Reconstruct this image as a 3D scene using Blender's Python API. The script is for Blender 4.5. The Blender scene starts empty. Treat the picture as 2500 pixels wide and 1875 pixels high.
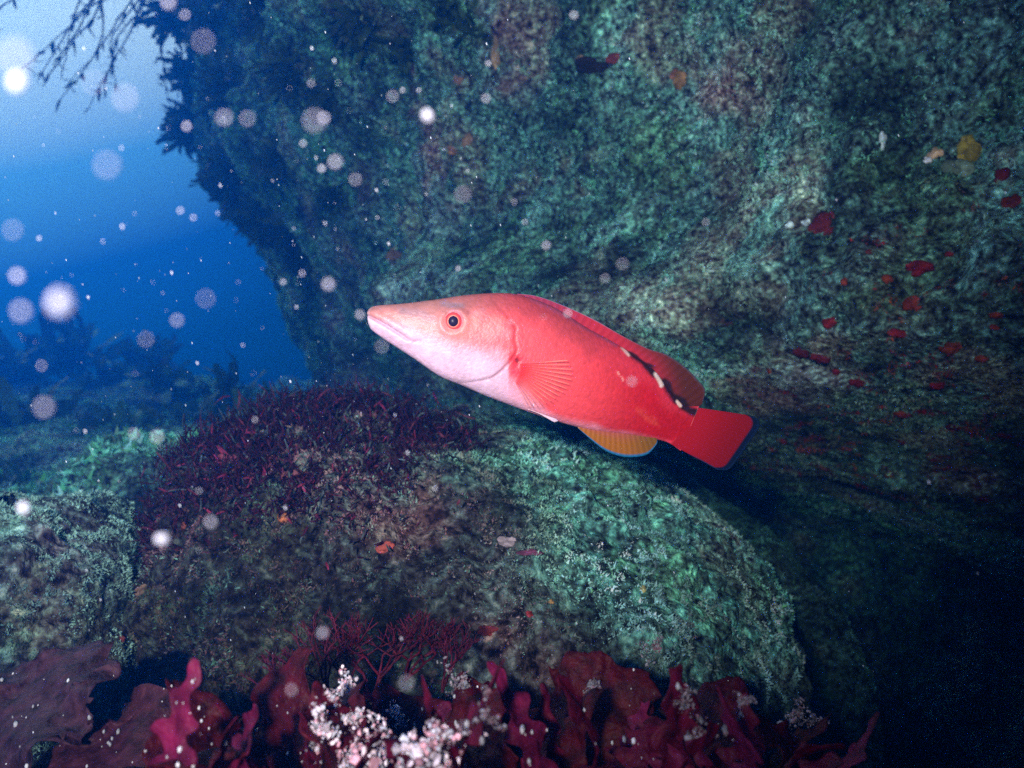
import bpy, math, random
import numpy as np
from mathutils import Vector, Matrix

rnd = random.Random(7)
rng = np.random.default_rng(11)
scene = bpy.context.scene
COL = scene.collection
R = math.radians

# ------------------------------------------------------------------ camera
cam_d = bpy.data.cameras.new("camera"); cam = bpy.data.objects.new("camera", cam_d)
COL.objects.link(cam); scene.camera = cam
cam.location = (0, 0, 0); cam.rotation_euler = (R(90), 0, 0)
cam_d.sensor_width = 36; cam_d.lens = 18 / math.tan(R(30))
cam_d.clip_start = 0.01; cam_d.clip_end = 200
cam_d.dof.use_dof = True; cam_d.dof.focus_distance = 0.66; cam_d.dof.aperture_fstop = 8.5
K = 2 * math.tan(R(30)) / 2500          # metres per photo pixel per metre of distance
def P(px, py, y): return Vector(((px - 1250) * K * y, y, (937.5 - py) * K * y))

# ------------------------------------------------------------------ world: daylight seen through the water
SUN_DIR = Vector((-0.42, 0.30, 0.86)).normalized()
w = bpy.data.worlds.new("World"); scene.world = w; w.use_nodes = True
nt = w.node_tree; nt.nodes.clear()
out = nt.nodes.new("ShaderNodeOutputWorld"); bg = nt.nodes.new("ShaderNodeBackground")
sky = nt.nodes.new("ShaderNodeTexSky"); sky.sky_type = 'NISHITA'; sky.sun_disc = False
sky.sun_elevation = math.asin(SUN_DIR.z); sky.sun_rotation = math.atan2(SUN_DIR.x, SUN_DIR.y)
tc = nt.nodes.new("ShaderNodeTexCoord")
dot = nt.nodes.new("ShaderNodeVectorMath"); dot.operation = 'DOT_PRODUCT'; dot.inputs[1].default_value = SUN_DIR
ramp = nt.nodes.new("ShaderNodeValToRGB")
els = ramp.color_ramp.elements
stops = [(0.0, (0.0002, 0.003, 0.010)), (0.30, (0.0005, 0.010, 0.035)), (0.46, (0.0006, 0.020, 0.090)), (0.55, (0.003, 0.050, 0.21)),
         (0.63, (0.09, 0.27, 0.52)), (0.73, (1.0, 0.92, 0.92)), (1.0, (0.55, 0.75, 0.72))]
while len(els) < len(stops): els.new(0.5)
for e, (p, c) in zip(els, stops): e.position = p; e.color = (*c, 1)
mul = nt.nodes.new("ShaderNodeMix"); mul.data_type = 'RGBA'; mul.blend_type = 'MULTIPLY'; mul.inputs[0].default_value = 1
nt.links.new(tc.outputs['Generated'], dot.inputs[0]); nt.links.new(dot.outputs['Value'], ramp.inputs[0])
nt.links.new(sky.outputs[0], mul.inputs[6]); nt.links.new(ramp.outputs[0], mul.inputs[7])
wb = nt.nodes.new("ShaderNodeVectorMath"); wb.operation = 'MULTIPLY'; wb.inputs[1].default_value = (3.2, 1.2, 1.12)   # camera white balance
nt.links.new(mul.outputs[2], wb.inputs[0]); nt.links.new(wb.outputs[0], bg.inputs[0]); bg.inputs[1].default_value = 0.15
nt.links.new(bg.outputs[0], out.inputs[0])

# ------------------------------------------------------------------ sun (softened by the water) and the diver's strobe
sl = bpy.data.lights.new("sun", 'SUN'); sl.energy = 0.7; sl.angle = R(25); sl.color = (0.55, 0.95, 1.0)
so = bpy.data.objects.new("sun", sl); COL.objects.link(so)
so.rotation_euler = SUN_DIR.to_track_quat('Z', 'Y').to_euler()
fl = bpy.data.lights.new("strobe", 'SPOT'); fl.energy = 84; fl.spot_size = R(68); fl.spot_blend = 1.0
fl.color = (1.0, 0.70, 0.76); fl.shadow_soft_size = 0.03
fo = bpy.data.objects.new("strobe", fl); COL.objects.link(fo)
fo.location = (-0.18, -0.42, 0.15)
fo.rotation_euler = (Vector((-0.20, 1.20, 0.25)) - fo.location).to_track_quat('-Z', 'Y').to_euler()

scene.view_settings.view_transform = 'Standard'; scene.view_settings.look = 'None'
scene.view_settings.exposure = 1.2; scene.view_settings.gamma = 1.0; scene.view_settings.use_curve_mapping = False
scene.render.engine = 'CYCLES'
cy = scene.cycles
cy.use_denoising = False; cy.max_bounces = 6; cy.volume_bounces = 1; cy.diffuse_bounces = 2; cy.glossy_bounces = 2
cy.transparent_max_bounces = 12; cy.sample_clamp_indirect = 4.0

# ================================================================== helpers
def vnoise(p, seed=0):
    p = p.astype(np.float32); i = np.floor(p); f = p - i; f = f * f * (3 - 2 * f); i = i.astype(np.int32).astype(np.uint32)
    u = np.uint32
    hx = [(i[:, 0] + u(d)) * u(374761393) for d in (0, 1)]; hy = [(i[:, 1] + u(d)) * u(668265263) for d in (0, 1)]
    hz = [(i[:, 2] + u(d)) * u(2246822519) + u((seed * 974634777) & 0xFFFFFFFF) for d in (0, 1)]
    r = np.zeros(len(p), np.float32); wz = (1 - f[:, 2], f[:, 2])
    for dx in (0, 1):
        wx = f[:, 0] if dx else 1 - f[:, 0]
        for dy in (0, 1):
            wxy = wx * (f[:, 1] if dy else 1 - f[:, 1]); hxy = hx[dx] ^ hy[dy]
            for dz in (0, 1):
                n = hxy ^ hz[dz]; n = (n ^ (n >> u(13))) * u(1274126177); n = (n ^ (n >> u(16))) * u(2654435769)
                r += wxy * wz[dz] * (n >> u(8)).astype(np.float32)
    return r.astype(np.float64) * (2.0 / 0xFFFFFF) - 1
def fbm(p, freq, octs=4, seed=0, gain=0.5):
    a, s, t = 1.0, np.zeros(len(p)), 0
    for o in range(octs):
        s += a * vnoise(p * freq * 2.03 ** o + 17.3 * o, seed + o); t += a; a *= gain
    return s / t
def sstep(a, b, x):
    t = np.clip((x - a) / (b - a), 0, 1); return t * t * (3 - 2 * t)

MATS = {}
def mat(name, color=(0.5, 0.5, 0.5), rough=0.6, spec=0.25, attr=False, noise=None, bump=0.0, bscale=60, transl=0.0, transp=0.0, alpha_attr=None):
    """Principled material; attr = pigment comes from the colour attribute; noise = (scale, amount) mottles it."""
    if name in MATS: return MATS[name]
    m = bpy.data.materials.new(name); m.use_nodes = True; t = m.node_tree
    b = t.nodes["Principled BSDF"]; o = t.nodes["Material Output"]
    b.inputs['Roughness'].default_value = rough; b.inputs['Specular IOR Level'].default_value = spec
    src = None
    if attr:
        a = t.nodes.new("ShaderNodeAttribute"); a.attribute_name = "Col"; src = a.outputs['Color']
    co = t.nodes.new("ShaderNodeTexCoord")
    if noise:
        n = t.nodes.new("ShaderNodeTexNoise"); n.inputs['Scale'].default_value = noise[0]; n.inputs['Detail'].default_value = 6
        t.links.new(co.outputs['Object'], n.inputs['Vector'])
        mr = t.nodes.new("ShaderNodeMapRange"); mr.inputs[1].default_value = 0.3; mr.inputs[2].default_value = 0.7
        mr.inputs[3].default_value = 1 - noise[1]; mr.inputs[4].default_value = 1 + noise[1]
        t.links.new(n.outputs['Fac'], mr.inputs[0])
        mx = t.nodes.new("ShaderNodeMix"); mx.data_type = 'RGBA'; mx.blend_type = 'MULTIPLY'; mx.inputs[0].default_value = 1
        if src: t.links.new(src, mx.inputs[6])
        else: mx.inputs[6].default_value = (*color, 1)
        t.links.new(mr.outputs[0], mx.inputs[7]); src = mx.outputs[2]
    if src: t.links.new(src, b.inputs['Base Color'])
    else: b.inputs['Base Color'].default_value = (*color, 1)
    if bump:
        n2 = t.nodes.new("ShaderNodeTexNoise"); n2.inputs['Scale'].default_value = bscale; n2.inputs['Detail'].default_value = 5
        t.links.new(co.outputs['Object'], n2.inputs['Vector'])
        bp = t.nodes.new("ShaderNodeBump"); bp.inputs['Strength'].default_value = 1.0; bp.inputs['Distance'].default_value = bump
        t.links.new(n2.outputs['Fac'], bp.inputs['Height']); t.links.new(bp.outputs[0], b.inputs['Normal'])
    last = b.outputs[0]
    if transl:
        tr = t.nodes.new("ShaderNodeBsdfTranslucent"); ms = t.nodes.new("ShaderNodeMixShader"); ms.inputs[0].default_value = transl
        if src: t.links.new(src, tr.inputs[0])
        else: tr.inputs[0].default_value = (*color, 1)
        t.links.new(last, ms.inputs[1]); t.links.new(tr.outputs[0], ms.inputs[2]); last = ms.outputs[0]
    if transp or alpha_attr:
        tp = t.nodes.new("ShaderNodeBsdfTransparent"); ms = t.nodes.new("ShaderNodeMixShader"); ms.inputs[0].default_value = transp
        if alpha_attr:
            a2 = t.nodes.new("ShaderNodeAttribute"); a2.attribute_name = alpha_attr
            t.links.new(a2.outputs['Fac'], ms.inputs[0])
        t.links.new(last, ms.inputs[1]); t.links.new(tp.outputs[0], ms.inputs[2]); last = ms.outputs[0]
    t.links.new(last, o.inputs['Surface'])
    MATS[name] = m; return m

def mesh_np(name, V, F, col=None, smooth=True, extra=None):
    """mesh from numpy: V (n,3), F (m,3|4), per-vertex colour (n,3)."""
    V = np.ascontiguousarray(V, dtype=np.float32); F = np.ascontiguousarray(F, dtype=np.int32)
    me = bpy.data.meshes.new(name); k = F.shape[1]
    me.vertices.add(len(V)); me.vertices.foreach_set("co", V.ravel())
    me.loops.add(F.size); me.loops.foreach_set("vertex_index", F.ravel())
    me.polygons.add(len(F)); me.polygons.foreach_set("loop_start", np.arange(0, F.size, k, dtype=np.int32))
    me.polygons.foreach_set("use_smooth", np.full(len(F), smooth, dtype=bool))
    me.update(calc_edges=True)
    if col is not None:
        a = me.attributes.new("Col", 'FLOAT_COLOR', 'POINT')
        a.data.foreach_set("color", np.concatenate([np.clip(col, 0, 1), np.ones((len(V), 1))], 1).astype(np.float32).ravel())
    for kx, arr in (extra or {}).items():
        a = me.attributes.new(kx, 'FLOAT', 'POINT'); a.data.foreach_set("value", np.asarray(arr, np.float32))
    return me
def obj(name, me, m=None, parent=None):
    o = bpy.data.objects.new(name, me); COL.objects.link(o)
    if m and me: me.materials.append(m)
    if parent: o.parent = parent
    return o
def tag(o, label=None, cat=None, group=None, kind=None):
    if label: o["label"] = label
    if cat: o["category"] = cat
    if group: o["group"] = group
    if kind: o["kind"] = kind
    return o
def empty(name, loc=(0, 0, 0)):
    o = bpy.data.objects.new(name, None); COL.objects.link(o); o.location = loc; o.empty_display_size = 0.02; return o
def gridfaces(nu, nv, wrap_u=False, wrap_v=False):
    iu = np.arange(nu if wrap_u else nu - 1); iv = np.arange(nv if wrap_v else nv - 1)
    a, b = np.meshgrid(iu, iv, indexing='ij'); a = a.ravel(); b = b.ravel(); a2 = (a + 1) % nu; b2 = (b + 1) % nv
    return np.stack([a * nv + b, a2 * nv + b, a2 * nv + b2, a * nv + b2], 1)
def spline(pts, n):
    """Catmull-Rom through pts (m,d), n samples evenly in arc length."""
    pts = np.asarray(pts, float); m = len(pts)
    Q = np.vstack([2 * pts[0] - pts[1], pts, 2 * pts[-1] - pts[-2]])
    t = np.linspace(0, m - 1 - 1e-9, 40 * m); i = t.astype(int); f = (t - i)[:, None]
    a, b, c, d = Q[i], Q[i + 1], Q[i + 2], Q[i + 3]
    C = 0.5 * ((2 * b) + (c - a) * f + (2 * a - 5 * b + 4 * c - d) * f ** 2 + (3 * b - a - 3 * c + d) * f ** 3)
    L = np.concatenate([[0], np.cumsum(np.linalg.norm(np.diff(C, axis=0), axis=1))])
    s = np.linspace(0, L[-1], n)
    return np.stack([np.interp(s, L, C[:, j]) for j in range(C.shape[1])], 1)
def nrm(a): return a / np.maximum(np.linalg.norm(a, axis=-1, keepdims=True), 1e-9)

PAL = np.array([(0.30, 0.37, 0.29), (0.20, 0.27, 0.16), (0.14, 0.18, 0.06), (0.33, 0.23, 0.25), (0.52, 0.54, 0.46),
                (0.08, 0.07, 0.05), (0.24, 0.16, 0.12), (0.38, 0.43, 0.38), (0.42, 0.16, 0.16)])
def pick(prob, n):
    prob = np.array(prob, float); return rng.choice(len(PAL), n, p=prob / prob.sum())

def turf_on(G, count, length, col_fn, name, parent, near=0.5, droop=0.25, margin=1.35, upbias=0.0):
    """Thousands of tiny turf blades over a surface grid G (nu,nv,3): one mesh of kind stuff."""
    c00, c10, c01, c11 = G[:-1, :-1], G[1:, :-1], G[:-1, 1:], G[1:, 1:]
    N = np.cross(c10 - c00, c01 - c00); area = np.linalg.norm(N, axis=-1); N = N / np.maximum(area[..., None], 1e-12)
    C = (c00 + c11) / 2; dist = np.linalg.norm(C, axis=-1)
    facing = -(C * N).sum(-1) / dist
    inv = (np.abs(C[..., 0]) < 0.577 * margin * C[..., 1]) & (np.abs(C[..., 2]) < 0.433 * margin * C[..., 1]) & (C[..., 1] > 0.15)
    W = area * inv * (facing > -0.25) / np.maximum(dist, near) ** 1.6
    W = W.ravel() / W.sum()
    idx = rng.choice(len(W), count, p=W); iu, iv = np.unravel_index(idx, area.shape)
    fu, fv = rng.random((count, 1)), rng.random((count, 1))
    p = c00[iu, iv] * (1 - fu) * (1 - fv) + c10[iu, iv] * fu * (1 - fv) + c01[iu, iv] * (1 - fu) * fv + c11[iu, iv] * fu * fv
    n = N[iu, iv]
    patch = fbm(p, 14, 2, 91)
    keep = (patch + 0.8 * fbm(p, 38, 2, 92)) > -0.95 + 0.45 * rng.random(count)
    p, n = p[keep], n[keep]; m = len(p)
    gran = fbm(p, 130, 2, 93)[:, None]; p = p + n * (0.0045 * gran + 0.004 * fbm(p, 48, 2, 94)[:, None])     # crumbly, knotted growth
    dist = np.linalg.norm(p, axis=1)
    L = length * (0.35 + 1.2 * rng.random((m, 1)) ** 2) * (0.55 + 0.45 * np.clip(dist, 0.6, 3.0))[:, None] * (1 + 0.8 * patch[keep][:, None])
    d = nrm(0.6 * n + 0.8 * rng.normal(size=(m, 3)) + np.array([0, 0, 0.4 * (upbias - droop)]))
    b = nrm(np.cross(d, rng.normal(size=(m, 3)))); wd = L * (0.14 + 0.26 * rng.random((m, 1)))
    V = np.stack([p - b * wd - n * 0.0008, p + b * wd - n * 0.0008, p + d * L + rng.normal(size=(m, 3)) * 0.2 * L], 1).reshape(-1, 3)
    col = np.repeat(col_fn(p, n) * np.clip(1.0 + 1.0 * gran, 0.25, 2.0), 3, axis=0) * np.tile(np.array([0.85, 0.85, 1.12])[:, None], (m, 1))
    F = np.arange(m * 3).reshape(-1, 3)
    o = obj(name, mesh_np(name, V, F, col, smooth=False), mat("turf", rough=0.75, spec=0.12, attr=True, transl=0.25), parent)
    o["kind"] = "stuff"
    return o

def turf_cols(weights, reds=0.0, seed=3):
    def fn(p, n):
        m = len(p)
        c = PAL[pick(weights, m)].copy()
        g = fbm(p, 5.0, 3, seed)[:, None]; h = fbm(p, 22, 2, seed + 9)[:, None]
        h2 = fbm(p, 62, 2, seed + 31)[:, None]; h3 = fbm(p, 11, 3, seed + 37)[:, None]
        c = c * (1 + 0.35 * h)
        green = np.array([0.22, 0.30, 0.14]); mauve = np.array([0.30, 0.20, 0.23]); pale = np.array([0.42, 0.50, 0.42])
        c = c * (1 - 0.5 * sstep(0.05, 0.35, g)) + pale * 0.5 * sstep(0.05, 0.35, g)
        c = c * (1 - 0.7 * sstep(0.0, 0.3, -g)) + mauve * 0.8 * sstep(0.0, 0.3, -g)
        c = c * (1 - 0.6 * sstep(0.30, 0.5, h)) + green * 0.45 * sstep(0.30, 0.5, h)
        q = fbm(p, 8.5, 3, seed + 51)[:, None]; ko = 0.5 * sstep(0.14, 0.32, q); kw = 0.75 * sstep(0.14, 0.34, -q)
        c = c * (1 - ko) + np.array([0.13, 0.15, 0.06]) * ko; c = c * (1 - kw) + np.array([0.36, 0.22, 0.18]) * kw
        return c * (0.75 + 0.5 * rng.random((m, 1))) * np.clip(1.15 + 1.2 * h2 + 1.6 * h3, 0.12, 2.6) * np.array([0.54, 1.36, 1.26])
    return fn
def rock_col(p, seed=3, tint=(1, 1, 1)):
    g = fbm(p, 5.0, 3, seed)[:, None]; h = fbm(p, 40, 3, seed + 5)[:, None]
    base = np.array([0.085, 0.14, 0.125])
    c = base * (1 + 0.7 * h)
    c = c + np.array([0.05, 0.09, 0.07]) * sstep(0.05, 0.4, g) + np.array([0.07, 0.02, 0.035]) * sstep(0.05, 0.4, -g)
    q = fbm(p, 8.5, 3, seed + 51)[:, None]; c = c * (1 + np.array([-0.1, -0.1, -0.3]) * sstep(0.14, 0.32, q) + np.array([0.7, -0.05, -0.1]) * sstep(0.14, 0.34, -q))
    c = c * np.clip(1.2 + 1.6 * fbm(p, 11, 3, seed + 37)[:, None], 0.2, 2.4)
    return np.clip(c * np.array(tint), 0.005, 1)

# ================================================================== rock wall
def rib(pts, n): return spline(pts, n)
NU, NV = 540, 430
ctrl = [(1.75, 0.25), (1.25, 0.62), (0.82, 0.93), (0.42, 1.20), (0.02, 1.62), (-0.34, 2.15), (-0.66, 2.85), (-0.88, 3.55), (-0.92, 4.1), (-0.70, 4.7), (-0.2, 5.4)]
base = spline(ctrl, 1200)
# finer spacing near the camera
s = np.linspace(0, 1, NU) ** 1.25
bx = np.interp(s, np.linspace(0, 1, 1200), base[:, 0]); by = np.interp(s, np.linspace(0, 1, 1200), base[:, 1])
tx, ty = np.gradient(bx), np.gradient(by)
nx, ny = ty, -tx; ln = np.hypot(nx, ny); nx, ny = nx / ln, ny / ln     # towards the water
flip = np.sign(nx * -0.6 + ny * -0.8); flip = np.where(np.arange(NU) < NU * 0.7, np.sign((nx * -0.6 + ny * -0.8)), 1)
if (nx[60] * -0.6 + ny[60] * -0.8) < 0: nx, ny = -nx, -ny
zz = np.linspace(-1.35, 2.35, NV)
S, Z = np.meshgrid(s, zz, indexing='ij')
BX, BY, NX, NY = (np.repeat(a[:, None], NV, 1) for a in (bx, by, nx, ny))
dist_b = np.hypot(BX, BY)
# undercut: below the brow the face turns in and leaves a dark hollow (deeper near the right)
brow = 0.06 + 0.10 * (dist_b - 1.2)
under = np.clip((brow - Z) / 0.55, 0, 1) ** 1.25
nearf = 1 - sstep(1.6, 2.8, dist_b)
D = -1.25 * under * nearf
D += 0.10 * np.exp(-((Z - brow - 0.06) / 0.10) ** 2) * nearf              # the brow bulges out
D += 0.10 * np.exp(-((Z - 0.75) / 0.22) ** 2)
D += np.minimum(1.45 * np.clip(Z - 0.66, 0, 3), 1.9) * (1 - sstep(1.5, 2.5, dist_b))      # out-of-view face added over the diver to block sky light
lean = np.clip(Z - 0.3, -1.2, 3)
PX = BX + NX * D - 0.36 * lean * sstep(1.5, 3.6, dist_b) - 0.10 * lean * (1 - sstep(1.5, 3.6, dist_b))
PY = BY + NY * D + 0.10 * lean * (1 - sstep(1.5, 3.0, dist_b))
G = np.stack([PX, PY, Z], -1); pf = G.reshape(-1, 3)
n3 = np.stack([NX, NY, np.zeros_like(NX)], -1).reshape(-1, 3)
disp = 0.17 * fbm(pf, 1.3, 3, 21) + 0.10 * fbm(pf, 4.5, 3, 22) + 0.045 * np.abs(fbm(pf, 13, 3, 23)) + 0.022 * fbm(pf, 34, 3, 24)
G = (pf + n3 * disp[:, None]).reshape(NU, NV, 3)
# orient so normals face the water
t0 = np.cross(G[101, 200] - G[100, 200], G[100, 201] - G[100, 200])
if np.dot(t0, (NX[100, 0], NY[100, 0], 0)) < 0: G = G[:, ::-1]
wallG = G
rock_mat = mat("rock", rough=0.85, spec=0.1, attr=True, noise=(150, 0.85), bump=0.009, bscale=190)
t_ = rock_mat.node_tree; bs = t_.nodes["Principled BSDF"]; tc_ = t_.nodes.new("ShaderNodeTexCoord")
nz_ = t_.nodes.new("ShaderNodeTexNoise"); nz_.inputs['Scale'].default_value = 75; nz_.inputs['Detail'].default_value = 5; t_.links.new(tc_.outputs['Object'], nz_.inputs['Vector'])
cr_ = t_.nodes.new("ShaderNodeValToRGB"); e_ = cr_.color_ramp.elements
for p_, c_ in ((0.5, (0.62, 0.62, 0.62)), (0.62, (0.9, 1.35, 1.25))): e_.new(p_).color = (*c_, 1)
e_[0].position = 0.34; e_[0].color = (0.16, 0.12, 0.16, 1); e_[-1].position = 0.74; e_[-1].color = (2.0, 2.3, 2.0, 1)
t_.links.new(nz_.outputs['Fac'], cr_.inputs[0]); mx_ = t_.nodes.new("ShaderNodeMix"); mx_.data_type = 'RGBA'; mx_.blend_type = 'MULTIPLY'; mx_.inputs[0].default_value = 1
old = bs.inputs['Base Color'].links[0].from_socket; t_.links.new(old, mx_.inputs[6]); t_.links.new(cr_.outputs[0], mx_.inputs[7]); t_.links.new(mx_.outputs[2], bs.inputs['Base Color'])
_tw = turf_cols([5, 3, 2.2, 2, 1.6, 1.5, 1.3, 3, 0.35], seed=3)
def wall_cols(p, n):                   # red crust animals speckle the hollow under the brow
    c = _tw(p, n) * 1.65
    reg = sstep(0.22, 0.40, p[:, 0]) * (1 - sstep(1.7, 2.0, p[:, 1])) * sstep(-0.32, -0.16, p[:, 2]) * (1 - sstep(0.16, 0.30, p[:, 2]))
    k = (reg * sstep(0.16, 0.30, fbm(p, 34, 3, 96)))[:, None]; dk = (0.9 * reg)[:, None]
    c = c * (1 - dk) + c * np.array([0.50, 0.24, 0.26]) * dk  # red-brown tint over the whole hollow, its shade painted into the turf
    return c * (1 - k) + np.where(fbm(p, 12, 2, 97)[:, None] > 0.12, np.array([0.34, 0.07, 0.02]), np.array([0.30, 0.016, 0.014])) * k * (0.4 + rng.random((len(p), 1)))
wall = obj("rock_wall", mesh_np("rock_wall", G.reshape(-1, 3), gridfaces(NU, NV), 1.35 * rock_col(G.reshape(-1, 3), 3)), rock_mat)
tag(wall, "tall overhanging rock face covered in mottled green and mauve turf", kind="structure")
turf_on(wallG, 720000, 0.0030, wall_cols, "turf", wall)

# ================================================================== seabed
nx_, ny_ = 300, 300
gx = np.linspace(-3.9, 1.6, nx_); gy = np.linspace(0.12, 5.7, ny_) 
X, Y = np.meshgrid(gx, gy, indexing='ij')
leftw = 1 - sstep(-0.5, 0.1, X); gully = sstep(0.22, 0.75, X - 0.25 * (Y - 1.0))
Zb = -0.56 - 0.75 * gully + leftw * (0.42 * sstep(0.75, 1.7, Y) + 0.10 * sstep(1.6, 5.0, Y))
pf = np.stack([X, Y, Zb], -1).reshape(-1, 3)
Zb = Zb + (0.13 * fbm(pf, 1.6, 3, 31) + 0.07 * fbm(pf, 5, 3, 32) + 0.02 * fbm(pf, 20, 3, 33)).reshape(X.shape) * (0.35 + 0.65 * sstep(0.6, 1.6, Y))
SG = np.stack([X, Y, Zb], -1)
seabed = obj("seabed", mesh_np("seabed", SG.reshape(-1, 3), gridfaces(nx_, ny_), rock_col(SG.reshape(-1, 3), 8)), rock_mat)
tag(seabed, "uneven rocky sea floor overgrown with turf", kind="structure")
turf_on(SG, 170000, 0.007, turf_cols([2, 3, 3, 2, 0.5, 5, 2, 1, 0.4], seed=8), "turf", seabed, near=0.8, upbias=0.6)

# ================================================================== boulders
def boulder(name, c, r, label, seed, nu=260, nv=200, e=0.75, amp=0.05, turf=0, tl=0.007, tcols=None, tint=(1, 1, 1), rot=0.0, tilt=0.0, fine=0.008, colfn=None):
    u = np.linspace(0, 2 * np.pi, nu, endpoint=False); v = np.linspace(-np.pi / 2 + 0.01, np.pi / 2 - 0.01, nv)
    U, V_ = np.meshgrid(u, v, indexing='ij')
    f = lambda x, q: np.sign(x) * np.abs(x) ** q
    d = np.stack([f(np.cos(V_), e) * f(np.cos(U), e), f(np.cos(V_), e) * f(np.sin(U), e), f(np.sin(V_), e)], -1)
    p = d * np.array(r)
    M = (Matrix.Rotation(rot, 3, 'Z') @ Matrix.Rotation(tilt, 3, 'Y'))
    p = p.reshape(-1, 3) @ np.array(M).T + np.array(c)
    dirn = nrm(p - np.array(c))
    rr = min(r)
    dd = amp * fbm(p, 0.7 / rr, 3, seed) + amp * 0.5 * fbm(p, 2.2 / rr, 3, seed + 4) + fine * np.abs(fbm(p, 18, 3, seed + 5)) + 0.006 * fbm(p, 60, 3, seed + 6)
    p = p + dirn * dd[:, None]
    Gb = p.reshape(nu, nv, 3)
    F = gridfaces(nu, nv, wrap_u=True)
    root = empty(name, (c[0], c[1], c[2] - r[2]))
    o = obj("stone", mesh_np("stone", p - np.array(root.location), F, (rock_col(p, seed, tint) if colfn is None else colfn(p))), rock_mat, root)
    Gw = np.concatenate([Gb, Gb[:1]], 0)
    if turf:
        t = turf_on(Gw, turf, tl, tcols or turf_cols([5, 3, 2, 2, 2, 1.5, 1.3, 3, 0.3], seed=seed), "turf", root, upbias=0.3)
        t.location = -root.location
    tag(root, label, "boulder")
    return root, o, Gw

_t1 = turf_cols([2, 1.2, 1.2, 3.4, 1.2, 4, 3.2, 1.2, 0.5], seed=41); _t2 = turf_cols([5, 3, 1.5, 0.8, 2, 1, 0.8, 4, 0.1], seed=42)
def b1_cols(p, n):                     # mauve-brown crust, its low flank painted darker as shade; pale green turf on crest
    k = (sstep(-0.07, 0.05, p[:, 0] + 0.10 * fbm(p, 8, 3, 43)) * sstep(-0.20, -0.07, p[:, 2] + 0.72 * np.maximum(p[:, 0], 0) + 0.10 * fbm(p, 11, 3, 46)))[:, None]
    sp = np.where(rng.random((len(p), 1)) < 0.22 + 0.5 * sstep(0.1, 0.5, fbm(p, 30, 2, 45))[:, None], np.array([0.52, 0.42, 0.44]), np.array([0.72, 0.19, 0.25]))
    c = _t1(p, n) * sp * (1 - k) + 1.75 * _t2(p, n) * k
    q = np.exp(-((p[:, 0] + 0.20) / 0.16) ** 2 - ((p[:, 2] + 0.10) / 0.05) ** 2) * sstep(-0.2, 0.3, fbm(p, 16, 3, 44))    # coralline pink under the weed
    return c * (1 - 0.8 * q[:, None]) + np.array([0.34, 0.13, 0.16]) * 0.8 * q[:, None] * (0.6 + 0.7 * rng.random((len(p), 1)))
def b1_rock(p):  # stone under the turf, same low shade painted in
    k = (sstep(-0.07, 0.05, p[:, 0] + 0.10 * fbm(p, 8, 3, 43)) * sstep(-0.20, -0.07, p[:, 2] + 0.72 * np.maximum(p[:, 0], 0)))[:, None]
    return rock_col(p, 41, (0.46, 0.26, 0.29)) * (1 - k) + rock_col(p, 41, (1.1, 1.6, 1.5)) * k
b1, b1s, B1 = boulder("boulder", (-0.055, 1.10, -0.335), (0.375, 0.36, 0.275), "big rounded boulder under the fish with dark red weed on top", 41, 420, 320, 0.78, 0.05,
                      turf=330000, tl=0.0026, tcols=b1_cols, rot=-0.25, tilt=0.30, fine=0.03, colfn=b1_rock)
_t3 = turf_cols([2, 2, 2, 2, 0.6, 4, 2, 1.5, 0.4], seed=58)
def b2_cols(p, n):                     # paler blue-green along the rim, darker turf on the face
    k = sstep(0.25, 0.55, n[:, 2] + 0.9 * sstep(-0.40, -0.34, p[:, 0]) * sstep(0.3, 0.6, n[:, 0]) + 0.35 * fbm(p, 9, 3, 59))[:, None]
    return _t3(p, n) * (1 - k) * 0.8 + np.array([0.30, 0.52, 0.44]) * k * (0.7 + 0.5 * rng.random((len(p), 1)))
b2, b2s, B2 = boulder("boulder", (-0.50, 0.88, -0.315), (0.135, 0.15, 0.195), "squarish teal rimmed boulder at the edge beside the big one", 57, 220, 180, 0.6, 0.03,
                      turf=120000, tl=0.0024, rot=0.1, fine=0.02, tcols=b2_cols)
b3, b3s, B3 = boulder("boulder", (-0.56, 1.42, -0.28), (0.17, 0.2, 0.19), "pale teal stone behind the gap between the two front boulders", 63, 160, 120, 0.8, 0.04, turf=16000, tl=0.008)

# long ledges running down beside the big boulder
def ledge(name, pts, rad, label, seed, turf=15000):
    n, m = 220, 60
    C = spline(pts, n); T = nrm(np.gradient(C, axis=0)); up = np.array([0, 0, 1.0])
    A = nrm(np.cross(T, up)); Bv = nrm(np.cross(A, T))
    th = np.linspace(0, 2 * np.pi, m, endpoint=False); ss = np.linspace(0, 1, n)
    rr = rad * (np.sin(np.pi * np.clip(ss * 0.94 + 0.03, 0, 1)) ** 0.45)
    p = C[:, None] + rr[:, None, None] * (np.cos(th)[None, :, None] * A[:, None] * 1.3 + np.sin(th)[None, :, None] * Bv[:, None] * 0.6)
    f = p.reshape(-1, 3); dirn = nrm((p - C[:, None]).reshape(-1, 3))
    f = f + dirn * (0.45 * rad * fbm(f, 9, 3, seed) + 0.3 * rad * fbm(f, 30, 3, seed + 1))[:, None]
    Gl = f.reshape(n, m, 3)
    root = empty(name, tuple(C[n // 2]))
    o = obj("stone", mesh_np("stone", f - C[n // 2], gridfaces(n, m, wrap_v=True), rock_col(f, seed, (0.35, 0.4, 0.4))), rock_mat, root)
    Gw = np.concatenate([Gl, Gl[:, :1]], 1)
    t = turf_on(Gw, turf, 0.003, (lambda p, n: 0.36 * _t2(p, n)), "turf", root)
    t.location = -root.location
    tag(root, label, "rock ledge")
    return root
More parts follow.
